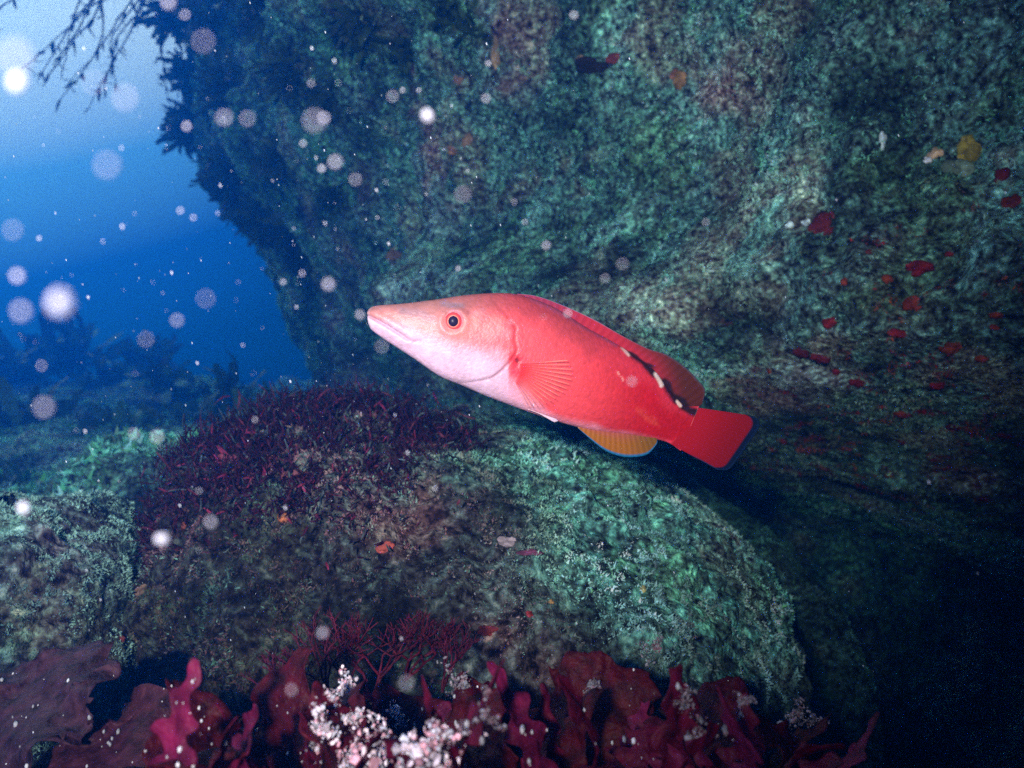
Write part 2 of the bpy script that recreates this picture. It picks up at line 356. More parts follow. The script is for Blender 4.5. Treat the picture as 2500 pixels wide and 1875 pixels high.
ledge("rock_ledge", [P(1400, 1130, 1.36), P(1540, 1200, 1.30), P(1680, 1310, 1.22), P(1790, 1430, 1.15), P(1870, 1580, 1.08), P(1930, 1760, 1.02), P(1960, 1960, 0.98)], 0.030, "inner dim green rock ledge curving down along the big boulder", 71, 36000)
ledge("rock_ledge", [P(1440, 1090, 1.52), P(1620, 1160, 1.46), P(1780, 1270, 1.38), P(1910, 1390, 1.30), P(2010, 1520, 1.22), P(2090, 1700, 1.14), P(2130, 1950, 1.06)], 0.028, "outer darker rock ledge curving down under the fish tail", 75, 36000)

bpy.context.view_layer.update()
def hit(px, py, targets=None):
    d = P(px, py, 1.0).normalized(); best = None
    for o in (targets or (wall, b1s, b2s, seabed)):
        inv = o.matrix_world.inverted()
        ok, loc, nn, _ = o.ray_cast(inv @ Vector((0, 0, 0)), (inv.to_3x3() @ d))
        if ok:
            wl = o.matrix_world @ loc
            if best is None or wl.length < best[0].length: best = (wl, (o.matrix_world.to_3x3() @ nn).normalized())
    return best

# ================================================================== blades and plants
def blade_np(L, W, n=14, m=7, lobes=0.0, curl=0.3, twist=0.0, ruffle=0.15, seed=0, tipw=0.25, nl=4, cut=0.9):
    """a leaf-like blade along +Z, width along X, bending towards +Y; returns V,F."""
    t = np.linspace(0, 1, n); q = np.linspace(-1, 1, m)
    T, Q = np.meshgrid(t, q, indexing='ij')
    prof = (np.sin(np.pi * np.clip(T * cut + 0.06, 0, 1)) ** 0.6) * (1 - (1 - tipw) * T ** 3)
    prof = prof * (1 + lobes * np.sin(T * nl * 2 * np.pi + seed + np.sign(Q) * 0.9))
    ang = curl * T ** 1.4
    x = Q * W / 2 * prof
    rf = ruffle * W * np.abs(Q) ** 1.5 * np.sin(T * 15 + seed * 1.7 + Q * 1.5) * prof
    y = L * (1 - np.cos(ang)) / max(abs(curl), 1e-3) * np.sign(curl) * 1.0 + rf if abs(curl) > 1e-3 else rf
    z = L * T * np.cos(ang * 0.6)
    tw = twist * T
    V = np.stack([x * np.cos(tw) - y * np.sin(tw) * 0.3, y + x * np.sin(tw), z], -1).reshape(-1, 3)
    return V, gridfaces(n, m)
def frame(d, roll=0.0):
    d = Vector(d).normalized(); q = d.to_track_quat('Z', 'Y').to_matrix()
    return np.array(q @ Matrix.Rotation(roll, 3, 'Z'))
def tube_np(pts, rads, m=5):
    C = np.asarray(pts, float); n = len(C); T = nrm(np.gradient(C, axis=0))
    ref = np.array([0.3, 1, 0.2]); A = nrm(np.cross(T, ref)); B = np.cross(T, A)
    th = np.linspace(0, 2 * np.pi, m, endpoint=False)
    V = C[:, None] + np.asarray(rads)[:, None, None] * (np.cos(th)[None, :, None] * A[:, None] + np.sin(th)[None, :, None] * B[:, None])
    return V.reshape(-1, 3), gridfaces(n, m, wrap_v=True)
class Acc:
    def __init__(s): s.v, s.f, s.c, s.n = [], [], [], 0
    def add(s, V, F, c):
        s.v.append(V); s.f.append(F + s.n); s.c.append(np.broadcast_to(np.asarray(c, float), V.shape)); s.n += len(V)
    def mesh(s, name, smooth=True):
        return mesh_np(name, np.concatenate(s.v), np.concatenate(s.f), np.concatenate(s.c), smooth)

leaf_mat = mat("weed", rough=0.5, spec=0.3, attr=True, noise=(60, 0.35), transl=0.3)
red_mat = mat("red_weed", rough=0.5, spec=0.2, attr=True, noise=(110, 0.65), bump=0.003, bscale=160, transl=0.42)

def scatter_on(nv, r_):
    v = Vector((rnd.gauss(0, r_), rnd.gauss(0, r_), rnd.gauss(0, r_))); nv = Vector(nv); v -= nv * (v.dot(nv)); return np.array(v - nv * (0.004 + 1.6 * v.length_squared))
def clump(name, loc, normal, n, L, W, col, spread, label, cat, group=None, hang=0.0, m=leaf_mat, lobes=0.25, stemcol=(0.08, 0.06, 0.03), bl=(9, 5), mix=None, mat_r=None):
    """a weed plant: holdfast stem and a head of many blades."""
    root = empty(name, tuple(loc)); a = Acc()
    for i in range(n):
        d = Vector(normal) + Vector((rnd.gauss(0, spread), rnd.gauss(0, spread), rnd.gauss(0, spread) - hang))
        l = L * rnd.uniform(0.45, 1.15)
        V, F = blade_np(l, W * rnd.uniform(0.6, 1.3), bl[0], bl[1], lobes, rnd.uniform(-1.5, 1.5), rnd.uniform(-1, 1), 0.22, rnd.uniform(0, 9), 0.8, 4, 0.78)
        V = V @ frame(d, rnd.uniform(0, 6.28)).T + (np.array([rnd.gauss(0, L * 0.12) for _ in range(3)]) if mat_r is None else scatter_on(normal, mat_r))
        a.add(V, F, np.array(col if (mix is None or rnd.random() > 0.3) else rnd.choice(mix)) * rnd.uniform(0.45, 1.4))
    obj("foliage", a.mesh("foliage"), m, root)
    V, F = tube_np(np.array([-np.array(normal) * L * 0.12, np.zeros(3), np.array(normal) * L * 0.3]), [L * 0.035, L * 0.03, L * 0.012], 6)
    obj("stem", mesh_np("stem", V, F, np.broadcast_to(np.array(stemcol), V.shape)), m, root)
    tag(root, label, cat, group)
    return root

# --- kelp and weed hanging off the far end of the wall
fr = [(430, 20, 1.0), (520, 60, .9), (640, 20, 1), (470, 170, .8), (560, 210, 1), (700, 160, .9), (470, 300, .9), (450, 430, 1.1), (520, 520, .9), (560, 400, .8), (680, 380, .9), (800, 240, .8), (880, 60, .9), (620, 620, .8), (700, 560, .8),
      (1000, 110, .8), (1150, 60, .8), (1090, 20, .7), (820, 480, .6)]
words = ["at the top of the wall edge", "second from the bright water at the top", "in the dark blue near the upper frame edge", "on the jutting edge beside hanging strings", "just inside the jutting wall edge", "high in the deep blue shade",
         "where the wall meets pale water", "bulging out furthest into the pale water", "at the lower end of the pale water", "just right of the bulging weed", "in the blue mid wall below the shade", "above the blue mid wall", "along the top between blue and green",
         "at the foot of the blue wall", "above the wall foot", "draped below the top centre", "beside the grey green rock top", "on the upper frame edge by the grey rock", "small and low among blue rock"]
for (px, py, sc), wd in zip(fr, words):
    h = hit(px, py, (wall,)) or hit(px + 120, py, (wall,)) or hit(px + 220, py, (wall,))
    if not h: continue
    loc, nn = h; y = loc.length
    clump("kelp_plant", loc - nn * 0.02, nn, 130, 0.042 * y * sc, 0.0065 * y, (0.05, 0.085, 0.035), 0.8, "leafy kelp clump " + wd, "kelp", "kelp hanging on the blue end of the wall", hang=0.5)

# --- thin strings hanging into the bright water at top left
def strings(px, py, y, n, length, label, leaves=10, seed=1):
    r = random.Random(seed); root = empty("string_weed", tuple(P(px, py, y))); st, lf = Acc(), Acc()
    for i in range(n):
        p = np.array([r.gauss(0, 0.05), r.gauss(0, 0.05), 0.0]); d = np.array([r.gauss(-0.35, 0.3), r.gauss(0, 0.2), -1.0]); pts = [p]
        seg = 12
        for k in range(seg):
            d = nrm(d + np.array([r.gauss(0, 0.16), r.gauss(0, 0.12), -0.05])); p = p + d * length * r.uniform(0.7, 1.1) / seg; pts.append(p)
        pts = np.array(pts); V, F = tube_np(pts, np.linspace(0.0038, 0.0014, len(pts)), 5); st.add(V, F, (0.06, 0.06, 0.04))
        for k in range(leaves):
            j = r.randint(1, seg); V, F = blade_np(r.uniform(0.02, 0.06), r.uniform(0.006, 0.016), 6, 3, 0.1, r.uniform(-0.8, 0.8), 0, 0.1, k)
            V = V @ frame((r.gauss(-0.2, 0.6), r.gauss(0, 0.6), r.gauss(-0.8, 0.4))).T + pts[j]; lf.add(V, F, (0.05, 0.07, 0.04))
    obj("stem", st.mesh("stem"), leaf_mat, root); obj("foliage", lf.mesh("foliage"), leaf_mat, root)
    tag(root, label, "seaweed", "string weeds hanging in the bright water")
strings(240, -70, 2.7, 4, 0.46, "thin branching string weed hanging furthest into the bright corner", 8, 3)
strings(330, -60, 2.9, 5, 0.52, "tangled string weed hanging in the middle of the bright water", 12, 5)
strings(390, -40, 3.1, 4, 0.52, "leafy string weed hanging close to the wall edge", 26, 8)

# --- far kelp rising out of the blue on the left
far = [(40, 760, 4.4, .40), (170, 700, 4.8, .55), (260, 800, 3.9, .32), (420, 800, 3.4, .30), (560, 830, 3.0, .28), (90, 880, 2.6, .28), (300, 930, 2.3, .26), (480, 900, 2.5, .26), (200, 1060, 1.9, .2), (30, 1080, 1.8, .2), (640, 900, 2.2, .22), (370, 740, 4.6, .36)]
fw = ["at the far edge of the blue", "tallest of the far blue kelp with slanting blades", "in front of the tallest far kelp", "mid way between far kelp and red weed", "near the foot of the blue wall", "low at the frame edge under the pale discs", "below the far kelp beside red weed", "just behind the dark red weed top", "just above the squarish boulder", "at the frame edge above the squarish boulder", "behind the red weed close to the fish chin", "faintest of the far kelp by the pale water"]
for (px, py, y, L), wd in zip(far, fw):
    clump("kelp_plant", P(px, py + 130 + 0.45 * L / K / y * 0.6, y), (-0.15, -0.1, 1), 40, L * 0.62, 0.014 * y, (0.05, 0.10, 0.06), 0.6, "blurred kelp plant " + wd, "kelp", "kelp standing in the blue distance", bl=(10, 4))

# --- dark red weed on the boulder top
rw = [(440, 1010, 1.0), (520, 960, 1.1), (600, 1000, 1), (640, 930, 1.1), (720, 1010, 1.1), (700, 1090, 1), (800, 950, 1.1), (820, 1060, 1.1), (760, 1130, .9), (900, 1000, 1.1), (960, 1050, 1.0), (1010, 1080, .8), (560, 1080, .8), (640, 1150, .8), (880, 1100, .9), (1040, 1010, .8), (500, 1040, .8), (380, 1060, .8), (420, 1100, .7), (470, 1130, .7), (930, 1130, .7), (820, 1180, .6), (690, 1180, .6)]
rwl = ["at the outer corner", "on the crest near the outer corner", "on the crest behind the pink crust", "standing tallest on the crest", "in the middle of the weed bed", "hanging onto the pink crust", "on the crest under the fish chin", "dense and nearly black mid bed", "lowest, drooping over grey rock", "behind the dense dark bed", "at the inner end of the bed", "last small tuft before bare rock", "small, under the crest", "small, over the pink crust", "under the dense dark bed", "right under the fish throat", "small, between crest and corner", "outermost, at the boulder edge", "small, below the outermost tuft", "small, at the edge of the pink crust", "small, low at the inner end", "smallest, low on grey rock", "small, low on the pink crust"]
for (px, py, sc), wd in zip(rw, rwl):
    h = hit(px, py, (b1s,)) or hit(px, py + 60, (b1s,)) or hit(px, max(py, 1075) + 10, (b1s,)) or hit(px, py + 130, (b1s,))
    if not h: continue
    loc, nn = h; lift = 0.02 if py < 1060 else 0.0
    base_p = loc
    n_up = (nn * 0.9 + Vector((-0.05, -0.1, 0.8))).normalized()
    clump("red_weed", base_p, n_up, 800, 0.017 * sc + 0.5 * lift, 0.0019, (0.045, 0.008, 0.022), 1.1, "dark red weed tuft on big boulder, " + wd, "seaweed", "dark red weed tufts on the big boulder", m=red_mat, bl=(4, 3), stemcol=(0.06, 0.01, 0.02), mix=[(0.03, 0.05, 0.06), (0.14, 0.03, 0.05), (0.10, 0.14, 0.15), (0.02, 0.015, 0.03), (0.24, 0.025, 0.07)], mat_r=0.036)

# ================================================================== the fish
TOP = np.array([(897, 761), (904, 752), (923, 746), (986, 741), (1067, 731), (1135, 721), (1203, 716), (1257, 718), (1311, 733), (1365, 757), (1431, 799), (1490, 831), (1551, 868), (1597, 904), (1626, 940), (1652, 973), (1674, 990), (1706, 992)], float)
BOT = np.array([(899, 785), (903, 799), (914, 811), (950, 836), (1013, 877), (1073, 918), (1130, 942), (1185, 966), (1240, 987), (1300, 1009), (1360, 1029), (1425, 1046), (1485, 1056), (1535, 1062), (1575, 1068), (1605, 1073), (1632, 1081), (1662, 1100)], float)
WID = np.array([7, 13, 20, 29, 41, 50, 56, 60, 62, 61, 58, 53, 46, 37, 28, 19, 10, 0.6], float)
NS, NR = 330, 176
ti = np.linspace(0, 17, NS)
def cr(A, t):
    A = np.asarray(A, float); A = A[:, None] if A.ndim == 1 else A
    Q = np.vstack([2 * A[0] - A[1], A, 2 * A[-1] - A[-2]]); i = np.minimum(t.astype(int), len(A) - 2); f = (t - i)[:, None]
    a, b, c, d = Q[i], Q[i + 1], Q[i + 2], Q[i + 3]
    return 0.5 * ((2 * b) + (c - a) * f + (2 * a - 5 * b + 4 * c - d) * f ** 2 + (3 * b - a - 3 * c + d) * f ** 3)
tp, bt, wd_ = cr(TOP, ti), cr(BOT, ti), cr(WID, ti)[:, 0]
FD0 = 0.635
def fdepth(px): return FD0 + 0.075 * np.clip((np.asarray(px, float) - 900) / 900, 0, 1.2) ** 1.4
th = np.linspace(0, 2 * np.pi, NR, endpoint=False)
sn, cs = np.sin(th), np.cos(th)
vv = (1 - sn) / 2                                                  # 0 back .. 1 belly
side = np.sign(cs) * np.abs(cs) ** 0.85
px = tp[:, None, 0] * (1 - vv) + bt[:, None, 0] * vv
py = tp[:, None, 1] * (1 - vv) + bt[:, None, 1] * vv
yc = fdepth((tp[:, 0] + bt[:, 0]) / 2)[:, None]
def poly_dist(px, py, pts):
    """distance to a polyline and signed side."""
    best = np.full(px.shape, 1e9); sgn = np.zeros(px.shape)
    for (x0, y0), (x1, y1) in zip(pts[:-1], pts[1:]):
        dx, dy = x1 - x0, y1 - y0; t = np.clip(((px - x0) * dx + (py - y0) * dy) / (dx * dx + dy * dy), 0, 1)
        ex, ey = px - x0 - t * dx, py - y0 - t * dy; d = np.hypot(ex, ey); m_ = d < best
        best = np.where(m_, d, best); sgn = np.where(m_, np.sign(dx * ey - dy * ex), sgn)
    return best, sgn
GILL = spline([(1246, 790), (1257, 806), (1255, 832), (1261, 856), (1250, 876), (1230, 898), (1203, 920), (1164, 930), (1121, 934)], 40)
MOUTH = spline([(895, 770), (912, 777), (940, 792), (972, 812), (996, 828)], 20)
dg, sg = poly_dist(px, py, GILL); dm, smn = poly_dist(px, py, MOUTH)
inside = np.where(sg > 0, 1.0, 0.0)                               # ahead of the gill edge
relief = 5.5 * inside * np.exp(-dg / 45) - 2.6 * np.exp(-(dg / 4.0) ** 2)
relief += -7.0 * np.exp(-(dm / 3.5) ** 2) + 3.5 * np.exp(-((dm - 12) / 9) ** 2)
cor, _ = poly_dist(px, py, np.array([(1000, 831), (1014, 836), (1030, 833)])); relief -= 3.0 * np.exp(-(cor / 4) ** 2)
ed = np.hypot(px - 1110, py - 788); relief += 5.0 * np.exp(-((ed - 30) / 9) ** 2) - 4.0 * np.exp(-(ed / 20) ** 2)
pc = np.hypot((px - 1262) / 1.0, (py - 884) / 1.4); relief -= 4.0 * np.exp(-(pc / 10) ** 2)
depthpx = (wd_[:, None] + relief * sstep(0.15, 0.5, np.abs(side))) * side
yv = yc - depthpx * K * yc
VX = (px - 1250) * K * yc; VZ = (937.5 - py) * K * yc
VF = np.stack([VX, yv, VZ], -1).reshape(-1, 3)
# ---- pigment
def lerp(a, b, t): return np.asarray(a) * (1 - t[..., None]) + np.asarray(b) * t[..., None]
sx = np.clip((px - 900) / 900, 0, 1); v2 = np.broadcast_to(vv[None], px.shape)
qp = np.stack([px, py, side * 40 + 0 * px], -1).reshape(-1, 3)
n1 = fbm(qp, 1 / 45, 4, 5).reshape(px.shape); n2 = fbm(qp, 1 / 12, 3, 6).reshape(px.shape)
back = lerp((0.30, 0.135, 0.12), (0.34, 0.042, 0.05), sstep(0.15, 0.45, sx)); back = lerp(np.array([0.62, 0.03, 0.05]), back, 1 - sstep(0.5, 0.8, sx)) 
mid = lerp((0.56, 0.215, 0.195), (0.72, 0.078, 0.090), sstep(0.12, 0.42, sx)); mid = lerp(np.array([0.50, 0.010, 0.018]), mid, 1 - sstep(0.45, 0.78, sx))
low = lerp((0.58, 0.39, 0.50), (0.76, 0.26, 0.34), sstep(0.3, 0.55, sx)); low = lerp(np.array([0.70, 0.05, 0.08]), low, 1 - sstep(0.6, 0.82, sx))
wl = sstep(0.40, 0.66, v2 + 0.05 * n1 - 0.10 * sstep(0.05, 0.2, sx)); wl = np.where(sx > 0.38, sstep(0.60 + 0.3 * sstep(.38, .5, sx), 1.0, v2 + 0.05 * n1), wl)
c = lerp(np.array([0, 0, 0.]), back, np.ones_like(sx)); c = back * (1 - sstep(0.08, 0.42, v2 + 0.12 * n1)[..., None]) + mid * sstep(0.08, 0.42, v2 + 0.12 * n1)[..., None]
c = c * (1 - wl[..., None]) + low * wl[..., None]
def stain(pts, width, colr, amt, rough=0.35):
    global c
    d, _ = poly_dist(px, py, np.array(pts, float)); k_ = amt * sstep(0.0, 1.0, 1.25 - d / width + rough * (n2 + n1)); c = c * (1 - k_[..., None]) + np.array(colr) * k_[..., None]
stain([(898, 772), (906, 792)], 12, (0.60, 0.50, 0.54), 0.7)
stain([(985, 762), (1030, 768), (1055, 780)], 13, (0.24, 0.16, 0.19), 0.6)
stain([(1083, 742), (1100, 748), (1130, 750)], 10, (0.20, 0.15, 0.18), 0.65)
stain([(1145, 775), (1180, 765)], 10, (0.30, 0.16, 0.18), 0.35)
stain([(1170, 830), (1240, 815)], 16, (0.40, 0.18, 0.20), 0.3)
stain([(1125, 800), (1150, 790)], 30, (0.88, 0.30, 0.24), 0.35)
stain([(1210, 795), (1190, 810)], 26, (0.88, 0.28, 0.24), 0.3)
stain([(1300, 733), (1365, 762), (1431, 803), (1500, 840)], 9, (0.30, 0.06, 0.12), 0.6, 0.5)
stain([(1264, 882), (1262, 905)], 22, (0.80, 0.03, 0.05), 0.85, 0.2); stain([(1261, 879), (1263, 884)], 7, (0.12, 0.004, 0.008), 0.9, 0.1)
stain([(1262, 880)], 8, (0.1, 0, 0), 0.0) if False else None
dline, _ = poly_dist(px, py, GILL); kk = 0.38 * np.exp(-(dline / 2.6) ** 2) * (0.55 + 0.45 * np.sin(px / 21.0)); c = c * (1 - kk[..., None]) + np.array([0.28, 0.05, 0.07]) * kk[..., None]
kk = 0.6 * np.exp(-(dm / 3.0) ** 2); c = c * (1 - kk[..., None]) + np.array([0.35, 0.2, 0.28]) * kk[..., None]
kk = 0.45 * np.exp(-(cor / 5.0) ** 2); c = c * (1 - kk[..., None]) + np.array([0.5, 0.2, 0.28]) * kk[..., None]
# black saddle blotches with pale gaps along the rear of the back
stain([(1537, 862), (1566, 883), (1593, 911)], 13, (0.012, 0.010, 0.014), 0.97, 0.25)
stain([(1616, 925), (1630, 950), (1647, 977)], 14, (0.012, 0.010, 0.018), 0.97, 0.25)
stain([(1666, 992), (1686, 1003), (1702, 1006)], 13, (0.012, 0.010, 0.014), 0.97, 0.25)
stain([(1518, 850), (1531, 867)], 6, (0.85, 0.62, 0.55), 0.75, 0.3)
stain([(1600, 914), (1607, 928), (1612, 940)], 7, (0.88, 0.70, 0.62), 0.95, 0.3)
stain([(1652, 980), (1659, 990)], 5.5, (0.85, 0.66, 0.55), 0.9, 0.3)
for fx, fy in ((1503, 908), (1512, 921), (1477, 818)):
    stain([(fx, fy), (fx + 4, fy + 9)], 2.4, (0.80, 0.50, 0.45), 0.5, 0.6)
stain([(1560, 1010), (1600, 1035)], 14, (0.74, 0.09, 0.05), 0.35, 0.9)
n4 = fbm(qp, 1 / 5, 2, 7).reshape(px.shape); c = c * (1 + 0.06 * n2 + 0.06 * n4 + 0.05 * n1)[..., None]
fish = empty("fish", tuple(P(1330, 900, 0.66)))
FO = np.array(fish.location)
skin = mat("fish_skin", rough=0.42, spec=0.35, attr=True, noise=(260, 0.12), bump=0.0003, bscale=700)
t_ = skin.node_tree; bs = t_.nodes["Principled BSDF"]; vo = t_.nodes.new("ShaderNodeTexVoronoi"); vo.inputs['Scale'].default_value = 330
tc_ = t_.nodes.new("ShaderNodeTexCoord"); t_.links.new(tc_.outputs['Object'], vo.inputs['Vector'])
b2_ = t_.nodes.new("ShaderNodeBump"); b2_.inputs['Strength'].default_value = 0.35; b2_.inputs['Distance'].default_value = 0.0006; b2_.invert = True
t_.links.new(vo.outputs['Distance'], b2_.inputs['Height'])
old = bs.inputs['Normal'].links[0].from_socket; t_.links.new(old, b2_.inputs['Normal']); t_.links.new(b2_.outputs[0], bs.inputs['Normal'])
Vb = np.vstack([VF - FO, [(VF[:NR].mean(0) - FO)], [(VF[-NR:].mean(0) - FO)]])
cb = np.vstack([c.reshape(-1, 3), c[0].mean(0)[None], c[-1].mean(0)[None]])
Fb = gridfaces(NS, NR, wrap_v=True)
caps = []
for j in range(0, NR, 2):
    caps.append((NS * NR, (j + 2) % NR, j + 1, j)); L0 = (NS - 1) * NR; caps.append((NS * NR + 1, L0 + j, L0 + j + 1, L0 + (j + 2) % NR))
body = obj("body", mesh_np("body", Vb, np.vstack([Fb, np.array(caps)]), cb), skin, fish)

def fin(name, base_pts, edge_pts, colfn, nu=120, nv=22, rays=26, amp=0.00035, dy0=0.0, dy1=0.0, m=None, alphafn=None, thick=0.0006, splay=0.0, rc=0.05):
    B_, E_ = spline(base_pts, nu), spline(edge_pts, nu)
    t = np.linspace(0, 1, nv); uu = np.linspace(0, 1, nu)
    X2 = B_[:, None] * (1 - t)[None, :, None] + E_[:, None] * t[None, :, None]
    y = fdepth(X2[..., 0]) + dy0 + (dy1 - dy0) * t[None] + splay * (uu[:, None] - 0.5) * t[None]
    y = y + amp * np.cos(uu[:, None] * rays * 2 * np.pi) * np.sin(np.pi * np.clip(t[None] * 0.85 + 0.15, 0, 1))
    yy = fdepth(X2[..., 0])
    V = np.stack([(X2[..., 0] - 1250) * K * yy, y, (937.5 - X2[..., 1]) * K * yy], -1).reshape(-1, 3) - FO
    U_, T_ = np.meshgrid(uu, t, indexing='ij')
    colr = colfn(U_, T_, X2).reshape(-1, 3)
    colr = colr * (1 + rc * np.cos(U_ * rays * 2 * np.pi)).reshape(-1, 1)
    ex = {"Alpha": alphafn(U_, T_).ravel()} if alphafn else None
    o = obj(name, mesh_np(name, V, gridfaces(nu, nv), colr, extra=ex), m or fin_mat, fish)
    if thick:
        sm = o.modifiers.new("thickness", 'SOLIDIFY'); sm.thickness = thick; sm.offset = 0
    return o
fin_mat = mat("fin", rough=0.5, spec=0.25, attr=True, transl=0.25)
def mixc(a, b, t): return np.asarray(a, float) * (1 - t[..., None]) + np.asarray(b, float) * t[..., None]
def dors_col(U, T, X):
    cc = mixc((0.30, 0.03, 0.07), (0.48, 0.025, 0.045), sstep(0.1, 0.4, U)); cc = mixc(cc, (0.10, 0.022, 0.014), sstep(0.5, 0.9, U + 0.25 * (T - 0.5)))
    cc = mixc(cc, (0.015, 0.01, 0.016), 0.95 * sstep(0.53, 0.58, U) * (1 - sstep(0.10, 0.24, T + 0.06 * np.sin(U * 60))) * (1 - sstep(0.70, 0.73, U) * (1 - sstep(0.77, 0.79, U))))
    return mixc(cc, (0.10, 0.30, 0.45), sstep(0.93, 0.98, T) * (0.75 - 0.5 * sstep(0.3, 0.6, U)))
fin("dorsal_fin", [(1268, 724), (1311, 738), (1365, 762), (1431, 804), (1490, 836), (1551, 873), (1597, 909), (1624, 942), (1651, 976), (1676, 992), (1698, 998)],
    [(1262, 717), (1310, 723), (1370, 744), (1446, 778), (1521, 821), (1581, 851), (1627, 866), (1672, 896), (1702, 926), (1721, 952), (1714, 986)], dors_col, nu=260, rays=30, amp=0.00012, rc=0.07)
def tail_col(U, T, X):
    cc = mixc((0.48, 0.010, 0.018), (0.30, 0.008, 0.013), sstep(0.1, 0.9, T)) 
    cc = mixc(cc, (0.004, 0.012, 0.04), sstep(0.885, 0.915, T)); cc = mixc(cc, (0.008, 0.03, 0.085), sstep(0.97, 0.99, T))
    e = sstep(0.965, 0.99, U) * sstep(0.3, 0.7, T); return mixc(cc, (0.01, 0.03, 0.1), e)
fin("tail_fin", [(1680, 992), (1674, 1018), (1662, 1045), (1648, 1070), (1638, 1084)],
    [(1836, 1015), (1850, 1024), (1852, 1044), (1828, 1080), (1802, 1118), (1780, 1145), (1752, 1147)], tail_col, nu=130, nv=60, rays=24, amp=0.00007, thick=0.0009, rc=0.07)
def anal_col(U, T, X):
    cc = mixc((0.42, 0.10, 0.06), (0.38, 0.13, 0.014), sstep(0.0, 0.5, T)); cc = mixc(cc, (0.20, 0.095, 0.012), sstep(0.5, 1, U))
    return mixc(cc, (0.01, 0.16, 0.34), sstep(0.86, 0.93, T))
fin("anal_fin", [(1411, 1040), (1460, 1048), (1510, 1054), (1560, 1060), (1600, 1066)],
    [(1411, 1045), (1446, 1076), (1478, 1100), (1512, 1113), (1545, 1116), (1580, 1109), (1602, 1086), (1604, 1072)], anal_col, nu=140, rays=16, amp=0.00014, rc=0.08)
fin("pelvic_fin", [(1288, 998), (1300, 1002), (1312, 1006)], [(1356, 1022), (1360, 1026), (1352, 1029)], lambda U, T, X: mixc((0.8, 0.5, 0.55), (0.75, 0.62, 0.75), T), nu=24, nv=16, rays=5, dy0=-0.010, dy1=-0.012)
# pectoral fin, a half-clear fan standing off the flank
def pec_depth_off(): return -(62 * K * 0.64) - 0.001
ray_n = 15
pec_mat = mat("pectoral_membrane", rough=0.45, spec=0.3, attr=True, transl=0.3, alpha_attr="Alpha")
fin("pectoral_fin", [(1268, 890), (1270, 899), (1268, 911), (1263, 923), (1257, 932)],
    [(1380, 881), (1390, 906), (1386, 934), (1366, 960), (1334, 981), (1303, 992), (1283, 992)],
    lambda U, T, X: mixc((0.80, 0.06, 0.06), (0.86, 0.24, 0.18), sstep(0.05, 0.6, T)), nu=190, nv=30, rays=ray_n, amp=0.0006, dy0=pec_depth_off() + 0.0005, dy1=pec_depth_off() - 0.008,
    m=pec_mat, rc=0.15, alphafn=lambda U, T: np.clip(0.90 - 0.50 * np.clip(np.cos(U * ray_n * 2 * np.pi), 0, 1) ** 1.5 - 0.35 * (1 - sstep(0, 0.35, T)) + 0.25 * sstep(0.75, 1.0, T) - 0.5 * (1 - sstep(0.0, 0.02, U)), 0, 1), thick=0.0)
# eyes: raised ring, iris, pupil
def eye(sidev):
    y0 = float(fdepth(1110)) - sidev * 0.0128
    cpos = np.array([(1110 - 1250) * K * float(fdepth(1110)), y0, (937.5 - 788) * K * float(fdepth(1110))]) - FO
    u = K * float(fdepth(1110))
    def rings(rad_off, colr, n=40):
        V, C_ = [], []
        a = np.linspace(0, 2 * np.pi, n, endpoint=False)
        for (r_, off), cc in zip(rad_off, colr):
            V.append(np.stack([np.cos(a) * r_ * u, np.full(n, -sidev * off * u), np.sin(a) * r_ * 1.06 * u], -1) + cpos); C_.append(np.broadcast_to(np.array(cc), (n, 3)))
        return np.concatenate(V), gridfaces(len(rad_off), n, wrap_v=True), np.concatenate(C_)
    V, F, C_ = rings([(33, -9), (30, -1), (26, 5), (22, 8), (19.5, 7.5), (18, 5)], [(0.80, 0.36, 0.32), (0.84, 0.50, 0.52), (0.50, 0.26, 0.34), (0.66, 0.14, 0.14), (0.22, 0.03, 0.05), (0.2, 0.03, 0.04)])
    e = obj("eye", mesh_np("eye", V, F, C_), skin, fish)
    V, F, C_ = rings([(22, 4.6), (20, 6.4), (17.5, 7.8), (15, 8.6), (12.6, 9.0), (9.0, 9.3), (0.2, 9.5)], [(0.06, 0.008, 0.02), (0.45, 0.015, 0.03), (0.60, 0.05, 0.05), (0.55, 0.025, 0.035), (0.75, 0.20, 0.10), (0.3, 0.05, 0.05), (0.1, 0.02, 0.02)])
    obj("iris", mesh_np("iris", V, F, C_), mat("eye_gloss", rough=0.45, spec=0.3, attr=True), e)
    V, F, C_ = rings([(12.2, 9.0), (11.0, 10.0), (8, 11.0), (4, 11.6), (0.2, 11.8)], [(0.015, 0.01, 0.03)] * 5)
    V[:, 0] += 0.0  
    obj("pupil", mesh_np("pupil", V, F, C_), mat("pupil_dark", rough=0.2, spec=0.06, attr=True), e)
eye(1); eye(-1)
tag(fish, "red wrasse with pale pink head and black blotched back swimming over the boulder", "fish")

